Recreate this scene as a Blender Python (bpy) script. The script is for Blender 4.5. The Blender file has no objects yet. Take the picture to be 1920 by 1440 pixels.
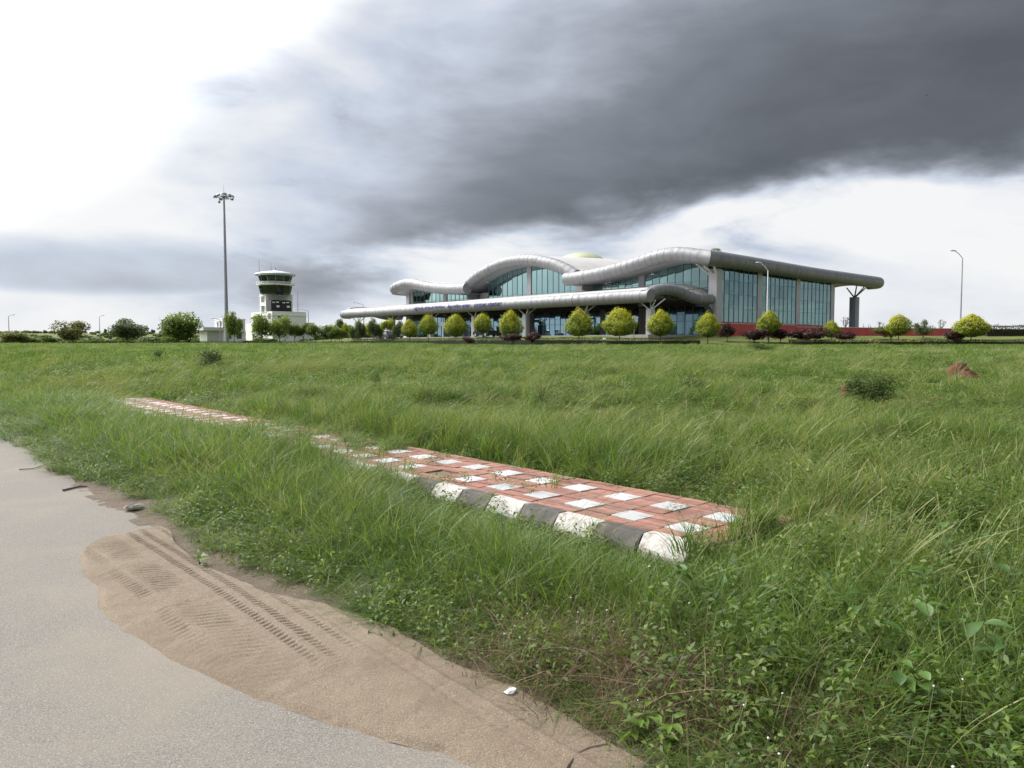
import bpy, math, random
import numpy as np
from mathutils import Vector, Matrix, noise as mnoise

# ------------------------------------------------------------------ camera, sky, sun, exposure
scene = bpy.context.scene
COL = scene.collection
FPX, HORIZON, EYE = 1380.0, 645.0, 1.6           # focal length and horizon row in the 1920 x 1440 photograph
PITCH = math.atan((720 - HORIZON) / FPX)
cam_data = bpy.data.cameras.new('camera')
cam_data.sensor_width = 36.0
cam_data.lens = 36.0 * FPX / 1920.0
cam_data.clip_start = 0.05
cam_data.clip_end = 9000.0
cam = bpy.data.objects.new('camera', cam_data)
COL.objects.link(cam)
cam.location = (0, 0, EYE)
cam.rotation_euler = (math.pi / 2 - PITCH, 0, 0)
scene.camera = cam

SUN_AZ, SUN_EL = math.radians(-62), math.radians(46)      # azimuth from +Y towards +X
sun_dir = Vector((math.sin(SUN_AZ) * math.cos(SUN_EL), math.cos(SUN_AZ) * math.cos(SUN_EL), math.sin(SUN_EL)))

world = bpy.data.worlds.new('World')
scene.world = world
world.use_nodes = True
nt = world.node_tree
for n in list(nt.nodes):
    nt.nodes.remove(n)


class NT:
    """small helper to write node trees as expressions"""
    def __init__(self, tree):
        self.t = tree

    def new(self, kind, **kw):
        n = self.t.nodes.new(kind)
        for k, v in kw.items():
            setattr(n, k, v)
        return n

    def put(self, sock, v):
        if hasattr(v, 'is_linked') or isinstance(v, bpy.types.NodeSocket):
            self.t.links.new(v, sock)
        else:
            sock.default_value = v

    def math(self, op, a, b=0.0, c=0.0, clamp=False):
        n = self.new('ShaderNodeMath', operation=op, use_clamp=clamp)
        self.put(n.inputs[0], a); self.put(n.inputs[1], b); self.put(n.inputs[2], c)
        return n.outputs[0]

    def smooth(self, v, lo, hi, a=0.0, b=1.0):
        n = self.new('ShaderNodeMapRange', interpolation_type='SMOOTHSTEP')
        self.put(n.inputs[0], v)
        for i, q in enumerate((lo, hi, a, b)):
            n.inputs[1 + i].default_value = q
        return n.outputs[0]

    def noise(self, vec, scale, detail=4, rough=0.5, dist=0.0, out=0):
        n = self.new('ShaderNodeTexNoise')
        n.inputs['Scale'].default_value = scale
        n.inputs['Detail'].default_value = detail
        n.inputs['Roughness'].default_value = rough
        n.inputs['Distortion'].default_value = dist
        if vec is not None:
            self.put(n.inputs['Vector'], vec)
        return n.outputs[out]

    def mix(self, f, a, b, blend='MIX'):
        n = self.new('ShaderNodeMix', data_type='RGBA', blend_type=blend)
        self.put(n.inputs[0], f); self.put(n.inputs[6], a); self.put(n.inputs[7], b)
        return n.outputs[2]

    def ramp(self, f, stops, interp='LINEAR'):
        n = self.new('ShaderNodeValToRGB')
        n.color_ramp.interpolation = interp
        els = n.color_ramp.elements
        while len(els) < len(stops):
            els.new(0.5)
        for e, (p, c) in zip(els, stops):
            e.position = p
            e.color = (c[0], c[1], c[2], 1) if hasattr(c, '__len__') else (c, c, c, 1)
        self.put(n.inputs[0], f)
        return n.outputs[0]

    def comb(self, x, y, z):
        n = self.new('ShaderNodeCombineXYZ')
        self.put(n.inputs[0], x); self.put(n.inputs[1], y); self.put(n.inputs[2], z)
        return n.outputs[0]


def build_sky():
    w = NT(nt)
    out = w.new('ShaderNodeOutputWorld')
    bg = w.new('ShaderNodeBackground')
    sky = w.new('ShaderNodeTexSky', sky_type='NISHITA', sun_disc=False)
    sky.sun_elevation = SUN_EL
    sky.sun_rotation = SUN_AZ
    tc = w.new('ShaderNodeTexCoord')
    sep = w.new('ShaderNodeSeparateXYZ')
    w.put(sep.inputs[0], tc.outputs['Generated'])
    X, Y, Z = sep.outputs
    zc = w.math('ADD', w.math('MAXIMUM', Z, 0.0), 0.06)
    px, py = w.math('DIVIDE', X, zc), w.math('DIVIDE', Y, zc)      # the cloud layer seen from below
    P = w.comb(px, py, 0.0)
    big = w.math('SUBTRACT', w.noise(P, 0.42, 5, 0.55, 0.6), 0.5)
    PD = w.comb(X, Y, w.math('MULTIPLY', Z, 2.3))
    fine = w.math('SUBTRACT', w.noise(PD, 6.5, 6, 0.52, 0.2), 0.5)
    strat = w.math('SUBTRACT', w.noise(w.comb(X, Y, w.math('MULTIPLY', Z, 3.2)), 2.7, 6, 0.55, 0.35), 0.5)
    # the dark rain cloud: left edge e1, far edge e2
    e1 = w.math('ADD', w.math('ADD', px, w.math('MULTIPLY', py, 0.36)), 0.12)
    e1 = w.math('ADD', e1, w.math('ADD', w.math('MULTIPLY', big, 0.9), w.math('ADD', w.math('MULTIPLY', strat, 0.8), w.math('MULTIPLY', fine, 0.3))))
    e2 = w.math('SUBTRACT', w.math('SUBTRACT', 5.1, w.math('MULTIPLY', px, 0.72)), py)
    e2 = w.math('ADD', e2, w.math('ADD', w.math('MULTIPLY', big, 1.2), w.math('ADD', w.math('MULTIPLY', fine, 1.7), w.math('MULTIPLY', strat, 1.2))))
    d1 = w.math('POWER', w.smooth(e1, -0.8, 2.6), 1.3)
    d2 = w.smooth(e2, -0.25, 1.0)
    dark = w.math('MULTIPLY', w.math('MULTIPLY', d1, d2), 0.93)
    # torn lower fringe and streaks beyond the far edge, and the blue-grey bank low on the left
    fr = w.math('MULTIPLY', w.smooth(e2, -3.4, 0.2, 0.0, 0.45), w.smooth(strat, -0.06, 0.16))
    fr = w.math('MULTIPLY', fr, w.smooth(e1, -1.0, 1.2))
    bx = w.math('DIVIDE', w.math('ADD', px, 3.3), 1.9)
    by = w.math('DIVIDE', w.math('SUBTRACT', py, 6.0), 1.6)
    rr = w.math('ADD', w.math('MULTIPLY', bx, bx), w.math('MULTIPLY', by, by))
    bank = w.math('MULTIPLY', w.smooth(w.math('ADD', rr, w.math('MULTIPLY', fine, 2.2)), 0.05, 1.35, 1.0, 0.0), 0.27)
    tot = w.math('MAXIMUM', dark, w.math('MAXIMUM', fr, bank))
    tot = w.math('ADD', tot, w.math('MULTIPLY', w.math('ADD', strat, w.math('MULTIPLY', fine, 0.6)), w.smooth(tot, 0.0, 0.9, 0.55, 0.26)))
    tot = w.math('ADD', tot, 0.045, clamp=True)
    cloud = w.ramp(tot, [(0.0, (0.72, 0.72, 0.725)), (0.10, (0.63, 0.65, 0.685)), (0.26, (0.465, 0.51, 0.59)), (0.45, (0.31, 0.334, 0.385)),
                         (0.65, (0.180, 0.196, 0.222)), (1.0, (0.080, 0.087, 0.098))])
    # thin bright cloud round the hidden sun
    dp = w.new('ShaderNodeVectorMath', operation='DOT_PRODUCT')
    w.put(dp.inputs[0], tc.outputs['Generated'])
    dp.inputs[1].default_value = sun_dir
    glow = w.math('MULTIPLY', w.smooth(dp.outputs['Value'], 0.68, 1.0), w.math('SUBTRACT', 1.0, tot))
    cloud = w.mix(1.0, cloud, w.mix(glow, (0, 0, 0, 1), (6.4, 6.3, 6.1, 1)), 'ADD')
    skyc = w.mix(1.0, sky.outputs[0], (0.1, 0.1, 0.1, 1), 'MULTIPLY')
    col = w.mix(0.96, skyc, cloud)
    low = w.smooth(Z, -0.02, 0.0)
    col = w.mix(low, (0.16, 0.18, 0.12, 1), col)
    w.put(bg.inputs[0], col)
    bg.inputs[1].default_value = 1.0
    nt.links.new(bg.outputs[0], out.inputs[0])


build_sky()
sun_data = bpy.data.lights.new('sun', 'SUN')
sun_data.energy = 1.5
sun_data.angle = math.radians(14)
sun_data.color = (1.0, 0.95, 0.88)
sun = bpy.data.objects.new('sun', sun_data)
COL.objects.link(sun)
sun.rotation_euler = sun_dir.to_track_quat('Z', 'Y').to_euler()

vs = scene.view_settings
vs.view_transform = 'Standard'
vs.look = 'None'
vs.gamma = 1.0
vs.use_curve_mapping = False
vs.exposure = 0.38
cy = scene.cycles
cy.max_bounces = 6
cy.diffuse_bounces = 3
cy.glossy_bounces = 3
cy.transmission_bounces = 4
cy.transparent_max_bounces = 12
cy.sample_clamp_indirect = 6
cy.use_denoising = True

# ------------------------------------------------------------------ pixel -> place helpers
CP, SP = math.cos(PITCH), math.sin(PITCH)


def ray(x, y):
    a, b = (x - 960) / FPX, -(y - 720) / FPX
    return Vector((a, CP + b * SP, -SP + b * CP))


def on_z(x, y, z=0.0):
    r = ray(x, y)
    t = (z - EYE) / r.z
    return Vector((r.x * t, r.y * t, z))


def at_depth(x, y, Y):
    r = ray(x, y)
    t = Y / r.y
    return Vector((r.x * t, Y, EYE + r.z * t))


def col_x(x, Y):
    return (x - 960) / FPX * Y * 1.0 / (CP)      # side position of a pixel column near the horizon


# shared frame: road, footpath and terminal are all laid out on these two directions
TH = math.radians(41.4)
VD = Vector((math.cos(TH), math.sin(TH), 0))       # from the road towards the terminal
UD = Vector((-math.sin(TH), math.cos(TH), 0))      # along the road, away and to the left
K0 = Vector((0.958, 5.29, 0))                      # a point on the kerb's front edge


def LW(l, w, z=0.0):
    p = K0 + UD * l + VD * w
    return Vector((p.x, p.y, z))


def to_lw(x, y):
    dx, dy = x - K0.x, y - K0.y
    return dx * UD.x + dy * UD.y, dx * VD.x + dy * VD.y


def sstep(a, b, x):
    t = np.clip((np.asarray(x, float) - a) / (b - a), 0, 1)
    return t * t * (3 - 2 * t)


def vnoise(x, y, scale, seed=0):
    """smooth value noise, 0..1"""
    x = np.asarray(x, float) / scale + 1000.0 + seed * 17.3
    y = np.asarray(y, float) / scale + 1000.0 + seed * 7.7
    xi, yi = np.floor(x).astype(np.int64), np.floor(y).astype(np.int64)
    fx, fy = x - xi, y - yi
    fx, fy = fx * fx * (3 - 2 * fx), fy * fy * (3 - 2 * fy)

    def h(i, j):
        n = (i * 374761393 + j * 668265263 + seed * 974711) & 0xFFFFFFFF
        n = ((n ^ (n >> 13)) * 1274126177) & 0xFFFFFFFF
        n = n ^ (n >> 16)
        return (n & 0xFFFF) / 65535.0
    return ((h(xi, yi) * (1 - fx) + h(xi + 1, yi) * fx) * (1 - fy) + (h(xi, yi + 1) * (1 - fx) + h(xi + 1, yi + 1) * fx) * fy)


def fbm(x, y, scale, seed=0, oct=4):
    v, a, t = 0, 1.0, 0
    for k in range(oct):
        v = v + a * vnoise(x, y, scale / 2 ** k, seed + k)
        t += a
        a *= 0.5
    return v / t


def terrain(x, y):
    x, y = np.asarray(x, float), np.asarray(y, float)
    l, w = to_lw(x, y)
    z = 0.13 * sstep(1.5, 2.3, w)
    yy = np.minimum(y, 86)
    z = z + 0.0188 * np.where(yy > 16, yy - 12, np.where(yy > 8, (yy - 8) ** 2 / 16, 0)) * sstep(1.0, 6.0, w)
    az = x / np.maximum(y, 1)
    ta = (x - 27.753) * VD.x + (y - 99.8) * VD.y                 # terminal frame: depth and distance along its front
    tb = (x - 27.753) * UD.x + (y - 99.8) * UD.y
    z = z + 1.12 * sstep(83, 96, y) * sstep(-27, -17, ta) * (1 - sstep(79, 93, tb))
    bump = (fbm(x, y, 5.0, 3) - 0.5) * 0.22 * sstep(2.5, 7, w) + (fbm(x, y, 0.9, 9) - 0.5) * 0.05 * sstep(1.8, 3.0, w)
    z = z + bump * (1 - sstep(80, 95, y))
    hill = sstep(330, 950, y) * sstep(-0.12, -0.35, az)
    z = z + hill * (14.5 + 5.0 * (fbm(x, y, 260, 21) - 0.5))
    return z


def TZ(x, y):
    return float(terrain(x, y))


def on_terrain(px_x, px_y):
    """where the ray of a pixel first meets the ground"""
    r = ray(px_x, px_y)
    t, step = 1.0, 0.25
    while t < 120 and EYE + r.z * t > TZ(r.x * t, r.y * t):
        t += step
    a, b = t - step, t
    for _ in range(20):
        m = (a + b) / 2
        if EYE + r.z * m > TZ(r.x * m, r.y * m):
            a = m
        else:
            b = m
    return Vector((r.x * b, r.y * b, TZ(r.x * b, r.y * b)))


# ------------------------------------------------------------------ mesh helpers
class MB:
    def __init__(self):
        self.v, self.f = [], []

    def add(self, vs, fs):
        o = len(self.v)
        self.v += [tuple(p) for p in vs]
        self.f += [tuple(i + o for i in f) for f in fs]

    def box(self, x0, x1, y0, y1, z0, z1):
        self.add([(x0, y0, z0), (x1, y0, z0), (x1, y1, z0), (x0, y1, z0), (x0, y0, z1), (x1, y0, z1), (x1, y1, z1), (x0, y1, z1)],
                 [(0, 3, 2, 1), (4, 5, 6, 7), (0, 1, 5, 4), (1, 2, 6, 5), (2, 3, 7, 6), (3, 0, 4, 7)])
        return self

    def tube(self, pts, r, n=8, cap=True):
        pts = [Vector(p) for p in pts]
        rs = r if hasattr(r, '__len__') else [r] * len(pts)
        rings, ref = [], None
        for i, p in enumerate(pts):
            t = (pts[min(i + 1, len(pts) - 1)] - pts[max(i - 1, 0)]).normalized()
            if ref is None:
                ref = t.orthogonal().normalized()
            s = (ref - t * ref.dot(t)).normalized()
            ref = s
            q = t.cross(s)
            rings.append([p + (s * math.cos(2 * math.pi * k / n) + q * math.sin(2 * math.pi * k / n)) * rs[i] for k in range(n)])
        vs = [v for ring in rings for v in ring]
        fs = []
        for i in range(len(rings) - 1):
            for k in range(n):
                a, b = i * n + k, i * n + (k + 1) % n
                fs.append((a, b, b + n, a + n))
        if cap:
            fs.append(tuple(range(n - 1, -1, -1)))
            fs.append(tuple((len(rings) - 1) * n + k for k in range(n)))
        self.add(vs, fs)
        return self

    def lathe(self, prof, n=16, cx=0, cy=0, ph=0.0):
        vs, fs = [], []
        for (r, z) in prof:
            for k in range(n):
                a = 2 * math.pi * k / n + ph
                vs.append((cx + r * math.cos(a), cy + r * math.sin(a), z))
        for i in range(len(prof) - 1):
            for k in range(n):
                a, b = i * n + k, i * n + (k + 1) % n
                fs.append((a, b, b + n, a + n))
        fs.append(tuple(range(n - 1, -1, -1)))
        fs.append(tuple((len(prof) - 1) * n + k for k in range(n)))
        self.add(vs, fs)
        return self

    def prism(self, poly, z0, z1):
        n = len(poly)
        self.add([(p[0], p[1], z0) for p in poly] + [(p[0], p[1], z1) for p in poly],
                 [tuple(range(n - 1, -1, -1)), tuple(range(n, 2 * n))] + [(i, (i + 1) % n, n + (i + 1) % n, n + i) for i in range(n)])
        return self

    def mesh(self, name, mat=None, smooth=False):
        me = bpy.data.meshes.new(name)
        me.from_pydata(self.v, [], self.f)
        me.update()
        if mat:
            me.materials.append(mat)
        if smooth:
            me.shade_smooth()
        return me

    def build(self, name, mat, parent=None, smooth=False):
        return link(name, self.mesh(name, mat, smooth), parent)


def link(name, me, parent=None, loc=None, rotz=None):
    o = bpy.data.objects.new(name, me)
    COL.objects.link(o)
    if parent is not None:
        o.parent = parent
    if loc is not None:
        o.location = loc
    if rotz is not None:
        o.rotation_euler = (0, 0, rotz)
    return o


def autosmooth(o, deg=35):
    me = o.data
    me.shade_smooth()
    me.set_sharp_from_angle(angle=math.radians(deg))
    return o


def tag(o, label=None, cat=None, group=None, kind=None):
    if label: o['label'] = label
    if cat: o['category'] = cat
    if group: o['group'] = group
    if kind: o['kind'] = kind
    return o


def thing(name, label, cat, loc, rotz=0.0, group=None):
    o = link(name, None, None, loc, rotz)
    o.empty_display_size = 0.3
    return tag(o, label, cat, group)


def quads_mesh(name, V, F4, mat, tint=None, smooth=False):
    """numpy mesh: V (n,3), F4 (m,4)"""
    me = bpy.data.meshes.new(name)
    me.vertices.add(len(V)); me.vertices.foreach_set('co', np.ascontiguousarray(V, np.float32).ravel())
    k = F4.shape[1]
    me.loops.add(F4.size); me.loops.foreach_set('vertex_index', np.ascontiguousarray(F4, np.int32).ravel())
    me.polygons.add(len(F4)); me.polygons.foreach_set('loop_start', np.arange(0, F4.size, k, dtype=np.int32))
    me.update(calc_edges=True)
    if tint is not None:
        at = me.attributes.new('tint', 'FLOAT', 'POINT')
        at.data.foreach_set('value', np.ascontiguousarray(tint, np.float32))
    if mat:
        me.materials.append(mat)
    if smooth:
        me.shade_smooth()
    me.validate()
    return me


# ------------------------------------------------------------------ materials
MATS = {}


def mat(name, color, rough=0.6, metal=0.0, var=0.0, vscale=3.0, bump=0.0, bscale=40.0, spec=0.5, dirt=None, dscale=1.5, damt=0.5):
    if name in MATS:
        return MATS[name]
    m = bpy.data.materials.new(name)
    m.use_nodes = True
    w = NT(m.node_tree)
    bs = m.node_tree.nodes['Principled BSDF']
    bs.inputs['Roughness'].default_value = rough
    bs.inputs['Metallic'].default_value = metal
    bs.inputs['Specular IOR Level'].default_value = spec
    c = (color[0], color[1], color[2], 1)
    tc = w.new('ShaderNodeTexCoord')
    sock = None
    if var:
        f = w.noise(tc.outputs['Object'], vscale, 5, 0.6)
        lo = tuple(q * (1 - var) for q in color)
        hi = tuple(min(1, q * (1 + var)) for q in color)
        sock = w.ramp(f, [(0.3, lo), (0.7, hi)])
    if dirt:
        f = w.noise(tc.outputs['Object'], dscale, 6, 0.65)
        g = w.smooth(f, 0.5, 0.72, 0.0, damt)
        sock = w.mix(g, sock if sock else c, (dirt[0], dirt[1], dirt[2], 1))
    if sock:
        w.put(bs.inputs['Base Color'], sock)
    else:
        bs.inputs['Base Color'].default_value = c
    if bump:
        b = w.new('ShaderNodeBump')
        b.inputs['Strength'].default_value = bump
        b.inputs['Distance'].default_value = 0.02
        w.put(b.inputs['Height'], w.noise(tc.outputs['Object'], bscale, 4, 0.6))
        w.put(bs.inputs['Normal'], b.outputs[0])
    MATS[name] = m
    return m


def leaf_mat(name, stops, trans=0.35, rough=0.55, pscale=0.35, pamt=0.35, rnd=0.25, spec=0.3):
    """foliage: colour from a per-leaf tint, the individual plant and broad patches in the place"""
    m = bpy.data.materials.new(name)
    m.use_nodes = True
    w = NT(m.node_tree)
    bs = m.node_tree.nodes['Principled BSDF']
    out = m.node_tree.nodes['Material Output']
    at = w.new('ShaderNodeAttribute', attribute_name='tint')
    oi = w.new('ShaderNodeObjectInfo')
    ge = w.new('ShaderNodeNewGeometry')
    pn = w.noise(ge.outputs['Position'], pscale, 3, 0.55)
    f = w.math('ADD', at.outputs['Fac'], w.math('MULTIPLY', w.math('SUBTRACT', pn, 0.5), pamt * 3))
    f = w.math('ADD', f, w.math('MULTIPLY', w.math('SUBTRACT', oi.outputs['Random'], 0.5), rnd), clamp=True)
    c = w.ramp(f, stops)
    w.put(bs.inputs['Base Color'], c)
    bs.inputs['Roughness'].default_value = rough
    bs.inputs['Specular IOR Level'].default_value = spec
    tr = w.new('ShaderNodeBsdfTranslucent')
    w.put(tr.inputs[0], w.mix(1.0, c, (1.15, 1.25, 0.6, 1), 'MULTIPLY'))
    mx = w.new('ShaderNodeMixShader')
    mx.inputs[0].default_value = trans
    m.node_tree.links.new(bs.outputs[0], mx.inputs[1])
    m.node_tree.links.new(tr.outputs[0], mx.inputs[2])
    m.node_tree.links.new(mx.outputs[0], out.inputs[0])
    return m


def glass_mat(name, tint, refl, base=0.18, rough=0.02):
    m = bpy.data.materials.new(name)
    m.use_nodes = True
    w = NT(m.node_tree)
    m.node_tree.nodes.remove(m.node_tree.nodes['Principled BSDF'])
    out = m.node_tree.nodes['Material Output']
    tr = w.new('ShaderNodeBsdfTransparent'); tr.inputs[0].default_value = (*tint, 1)
    gl = w.new('ShaderNodeBsdfGlossy'); gl.inputs[0].default_value = (*refl, 1); gl.inputs['Roughness'].default_value = rough
    fr = w.new('ShaderNodeFresnel'); fr.inputs[0].default_value = 1.6
    oi = w.new('ShaderNodeObjectInfo')
    f = w.math('ADD', fr.outputs[0], w.math('ADD', base, w.math('MULTIPLY', oi.outputs['Random'], 0.09)), clamp=True)
    mx = w.new('ShaderNodeMixShader')
    w.put(mx.inputs[0], f)
    m.node_tree.links.new(tr.outputs[0], mx.inputs[1])
    m.node_tree.links.new(gl.outputs[0], mx.inputs[2])
    m.node_tree.links.new(mx.outputs[0], out.inputs[0])
    return m


M_ALU = mat('silver_cladding', (0.198, 0.202, 0.216), 0.5, 0.12, var=0.07, vscale=0.5, dirt=(0.30, 0.30, 0.30), dscale=0.6, damt=0.35)
def add_streaks(m, dark, amt):
    w = NT(m.node_tree)
    bs = m.node_tree.nodes['Principled BSDF']
    old = bs.inputs['Base Color'].links[0].from_socket
    tc = w.new('ShaderNodeTexCoord')
    mp = w.new('ShaderNodeMapping')
    mp.inputs['Scale'].default_value = (2.2, 2.2, 0.22)
    w.put(mp.inputs['Vector'], tc.outputs['Object'])
    f = w.noise(mp.outputs[0], 1.0, 5, 0.65)
    w.put(bs.inputs['Base Color'], w.mix(w.smooth(f, 0.48, 0.68, 0.0, amt), old, (*dark, 1)))
    w.put(bs.inputs['Roughness'], w.smooth(f, 0.35, 0.65, 0.38, 0.6))


add_streaks(M_ALU, (0.13, 0.13, 0.135), 0.55)
M_SEAM = mat('cladding_joint', (0.12, 0.12, 0.13), 0.8)
M_SOFFIT = mat('soffit_metal', (0.34, 0.35, 0.37), 0.6, 0.1, var=0.06)
M_ROOF = mat('roof_sheet', (0.42, 0.41, 0.40), 0.6, 0.1, var=0.08, vscale=0.4)
M_PIER = mat('pier_cladding', (0.40, 0.40, 0.42), 0.45, 0.15, var=0.05, vscale=0.7)
M_WHITE = mat('white_paint', (0.72, 0.73, 0.74), 0.5, 0.0, var=0.05)
M_MULL = mat('mullion_metal', (0.22, 0.27, 0.28), 0.45, 0.2)
M_DARK = mat('dark_interior', (0.035, 0.032, 0.032), 0.7)
M_TRUSS = mat('truss_paint', (0.16, 0.155, 0.145), 0.6)
M_FLOOR = mat('hall_floor', (0.45, 0.45, 0.43), 0.4)
M_GALV = mat('galvanised_steel', (0.30, 0.31, 0.36), 0.5, 0.3, var=0.03, vscale=0.6)
M_RED = mat('red_wall_paint', (0.46, 0.075, 0.075), 0.75, var=0.12, vscale=1.2, dirt=(0.20, 0.06, 0.05), dscale=0.8, damt=0.5, bump=0.15)
M_COPE = mat('coping_stone', (0.50, 0.45, 0.40), 0.8, var=0.08)
M_GLASS = glass_mat('teal_glass', (0.20, 0.36, 0.36), (0.33, 0.50, 0.50), 0.31)
M_GLASS_DARK = glass_mat('blue_glass', (0.13, 0.24, 0.28), (0.24, 0.37, 0.44), 0.16)
M_GLASS_TOWER = glass_mat('green_glass', (0.16, 0.22, 0.21), (0.30, 0.36, 0.36), 0.06)
M_DOME = mat('dome_sheet', (0.36, 0.40, 0.24), 0.35, 0.0, var=0.1)
M_LETTER = mat('letter_paint', (0.075, 0.065, 0.26), 0.5)
M_TOWERW = mat('tower_render', (0.74, 0.76, 0.70), 0.8, var=0.07, vscale=0.5, dirt=(0.38, 0.38, 0.33), dscale=0.25, damt=0.5)
M_BLACK = mat('black_tank_plastic', (0.015, 0.015, 0.018), 0.5)
M_BARK = mat('bark', (0.11, 0.085, 0.06), 0.9, var=0.3, vscale=8, bump=0.4)
M_STICK = mat('dry_twig', (0.10, 0.075, 0.055), 0.9, var=0.25, vscale=30)

# ------------------------------------------------------------------ ground, road, sand, footpath


def ground_material():
    m = bpy.data.materials.new('meadow_soil')
    m.use_nodes = True
    w = NT(m.node_tree)
    bs = m.node_tree.nodes['Principled BSDF']
    ge = w.new('ShaderNodeNewGeometry')
    P = ge.outputs['Position']
    sp = w.new('ShaderNodeSeparateXYZ'); w.put(sp.inputs[0], P)
    n1 = w.noise(P, 0.25, 5, 0.6)
    n2 = w.noise(P, 3.0, 6, 0.65)
    n3 = w.noise(P, 40.0, 4, 0.6)
    soil = w.ramp(w.math('ADD', w.math('MULTIPLY', n2, 0.6), w.math('MULTIPLY', n3, 0.4)),
                  [(0.35, (0.055, 0.038, 0.026)), (0.55, (0.12, 0.085, 0.058)), (0.7, (0.20, 0.15, 0.105))])
    green = w.ramp(w.math('ADD', w.math('MULTIPLY', n1, 0.6), w.math('MULTIPLY', n2, 0.4)),
                   [(0.35, (0.065, 0.085, 0.026)), (0.5, (0.105, 0.125, 0.038)), (0.65, (0.15, 0.155, 0.055))])
    at = w.new('ShaderNodeAttribute', attribute_name='sward')
    c = w.mix(at.outputs['Fac'], soil, green)
    w.put(bs.inputs['Base Color'], c)
    bs.inputs['Roughness'].default_value = 0.95
    bs.inputs['Specular IOR Level'].default_value = 0.1
    b = w.new('ShaderNodeBump'); b.inputs['Strength'].default_value = 0.5; b.inputs['Distance'].default_value = 0.03
    w.put(b.inputs['Height'], w.math('ADD', n3, n2))
    w.put(bs.inputs['Normal'], b.outputs[0])
    return m


def axis_coords(lo, hi, step, far, grow=1.12):
    c = list(np.arange(lo, hi, step))
    s, v = step, hi
    while v < far:
        c.append(v); s *= grow; v += s
    c.append(far)
    s, v = step, lo
    neg = []
    while v > -far:
        s *= grow; v -= s
        neg.append(v)
    return np.array(neg[::-1] + c)


RED_SOIL = [(on_terrain(835, 734), 0.9, 0.5), (on_terrain(1705, 1010), 0.45, 0.5), (on_terrain(1578, 762), 0.5, 0.5), (on_terrain(1795, 712), 1.3, 1.3), (on_terrain(590, 727), 1.0, 0.5)]


def build_ground():
    xs = axis_coords(-26, 26, 0.32, 3500)
    ys = axis_coords(-3, 42, 0.32, 3500)
    XX, YY = np.meshgrid(xs, ys)
    ZZ = terrain(XX, YY)
    V = np.stack([XX, YY, ZZ], -1).reshape(-1, 3)
    ny, nx = XX.shape
    i = np.arange(ny * nx).reshape(ny, nx)
    F = np.stack([i[:-1, :-1], i[:-1, 1:], i[1:, 1:], i[1:, :-1]], -1).reshape(-1, 4)
    me = quads_mesh('ground', V, F, ground_material(), smooth=True)
    l, w = to_lw(XX, YY)
    sward = sstep(2.2, 4.5, w) * 0.75 + 0.25 * sstep(15, 45, YY)
    sward = np.maximum(sward, sstep(-1.5, -0.9, w) * 0.4)
    for (c, rx, ry) in RED_SOIL:
        d = ((XX - c.x) / rx) ** 2 + ((YY - c.y) / (ry * 1.6)) ** 2
        sward = sward * sstep(0.6, 1.4, d + 0.5 * fbm(XX, YY, 0.6, 5))
    at = me.attributes.new('sward', 'FLOAT', 'POINT')
    at.data.foreach_set('value', sward.ravel().astype(np.float32))
    o = link('ground', me)
    tag(o, 'rising grassy field of brown soil and turf reaching to the horizon', 'ground', kind='structure')


def grain_material(name, dark, mid, light, fine, patch, dustcol, dust, bump=0.35, pebbles=True):
    m = bpy.data.materials.new(name)
    m.use_nodes = True
    w = NT(m.node_tree)
    bs = m.node_tree.nodes['Principled BSDF']
    P = w.new('ShaderNodeNewGeometry').outputs['Position']
    g = w.noise(P, fine, 3, 0.7)
    c = w.ramp(g, [(0.30, dark), (0.5, mid), (0.68, light)])
    pt = w.noise(P, patch, 5, 0.6)
    c = w.mix(w.smooth(pt, 0.42, 0.68, 0.0, dust), c, (*dustcol, 1))
    if pebbles:
        vo = w.new('ShaderNodeTexVoronoi'); vo.inputs['Scale'].default_value = fine * 0.55; w.put(vo.inputs['Vector'], P)
        c = w.mix(w.smooth(vo.outputs['Distance'], 0.12, 0.28, 0.55, 0.0), c, (light[0] * 1.4, light[1] * 1.4, light[2] * 1.4, 1))
    w.put(bs.inputs['Base Color'], c)
    bs.inputs['Roughness'].default_value = 0.9
    bs.inputs['Specular IOR Level'].default_value = 0.25
    b = w.new('ShaderNodeBump'); b.inputs['Strength'].default_value = bump; b.inputs['Distance'].default_value = 0.008
    w.put(b.inputs['Height'], w.math('ADD', g, w.noise(P, fine * 0.25, 4, 0.6)))
    w.put(bs.inputs['Normal'], b.outputs[0])
    return m


def strip_grid(l0, l1, nl, w0f, w1f, nw, zf):
    ls = np.linspace(l0, l1, nl)
    V = np.zeros((nl, nw, 3))
    for i, l in enumerate(ls):
        ws = np.linspace(w0f(l), w1f(l), nw)
        V[i, :, 0] = K0.x + UD.x * l + VD.x * ws
        V[i, :, 1] = K0.y + UD.y * l + VD.y * ws
        V[i, :, 2] = zf(np.full(nw, l), ws)
    i = np.arange(nl * nw).reshape(nl, nw)
    F = np.stack([i[:-1, :-1], i[:-1, 1:], i[1:, 1:], i[1:, :-1]], -1).reshape(-1, 4)
    return V.reshape(-1, 3), F


ROAD_W = -2.12           # road edge / verge, in the w coordinate


def road_edge(l):
    return ROAD_W - 0.25 + 0.16 * (float(vnoise(l, 0, 1.3, 4)) - 0.5) + 0.08 * (float(vnoise(l, 0, 0.35, 5)) - 0.5)


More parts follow.
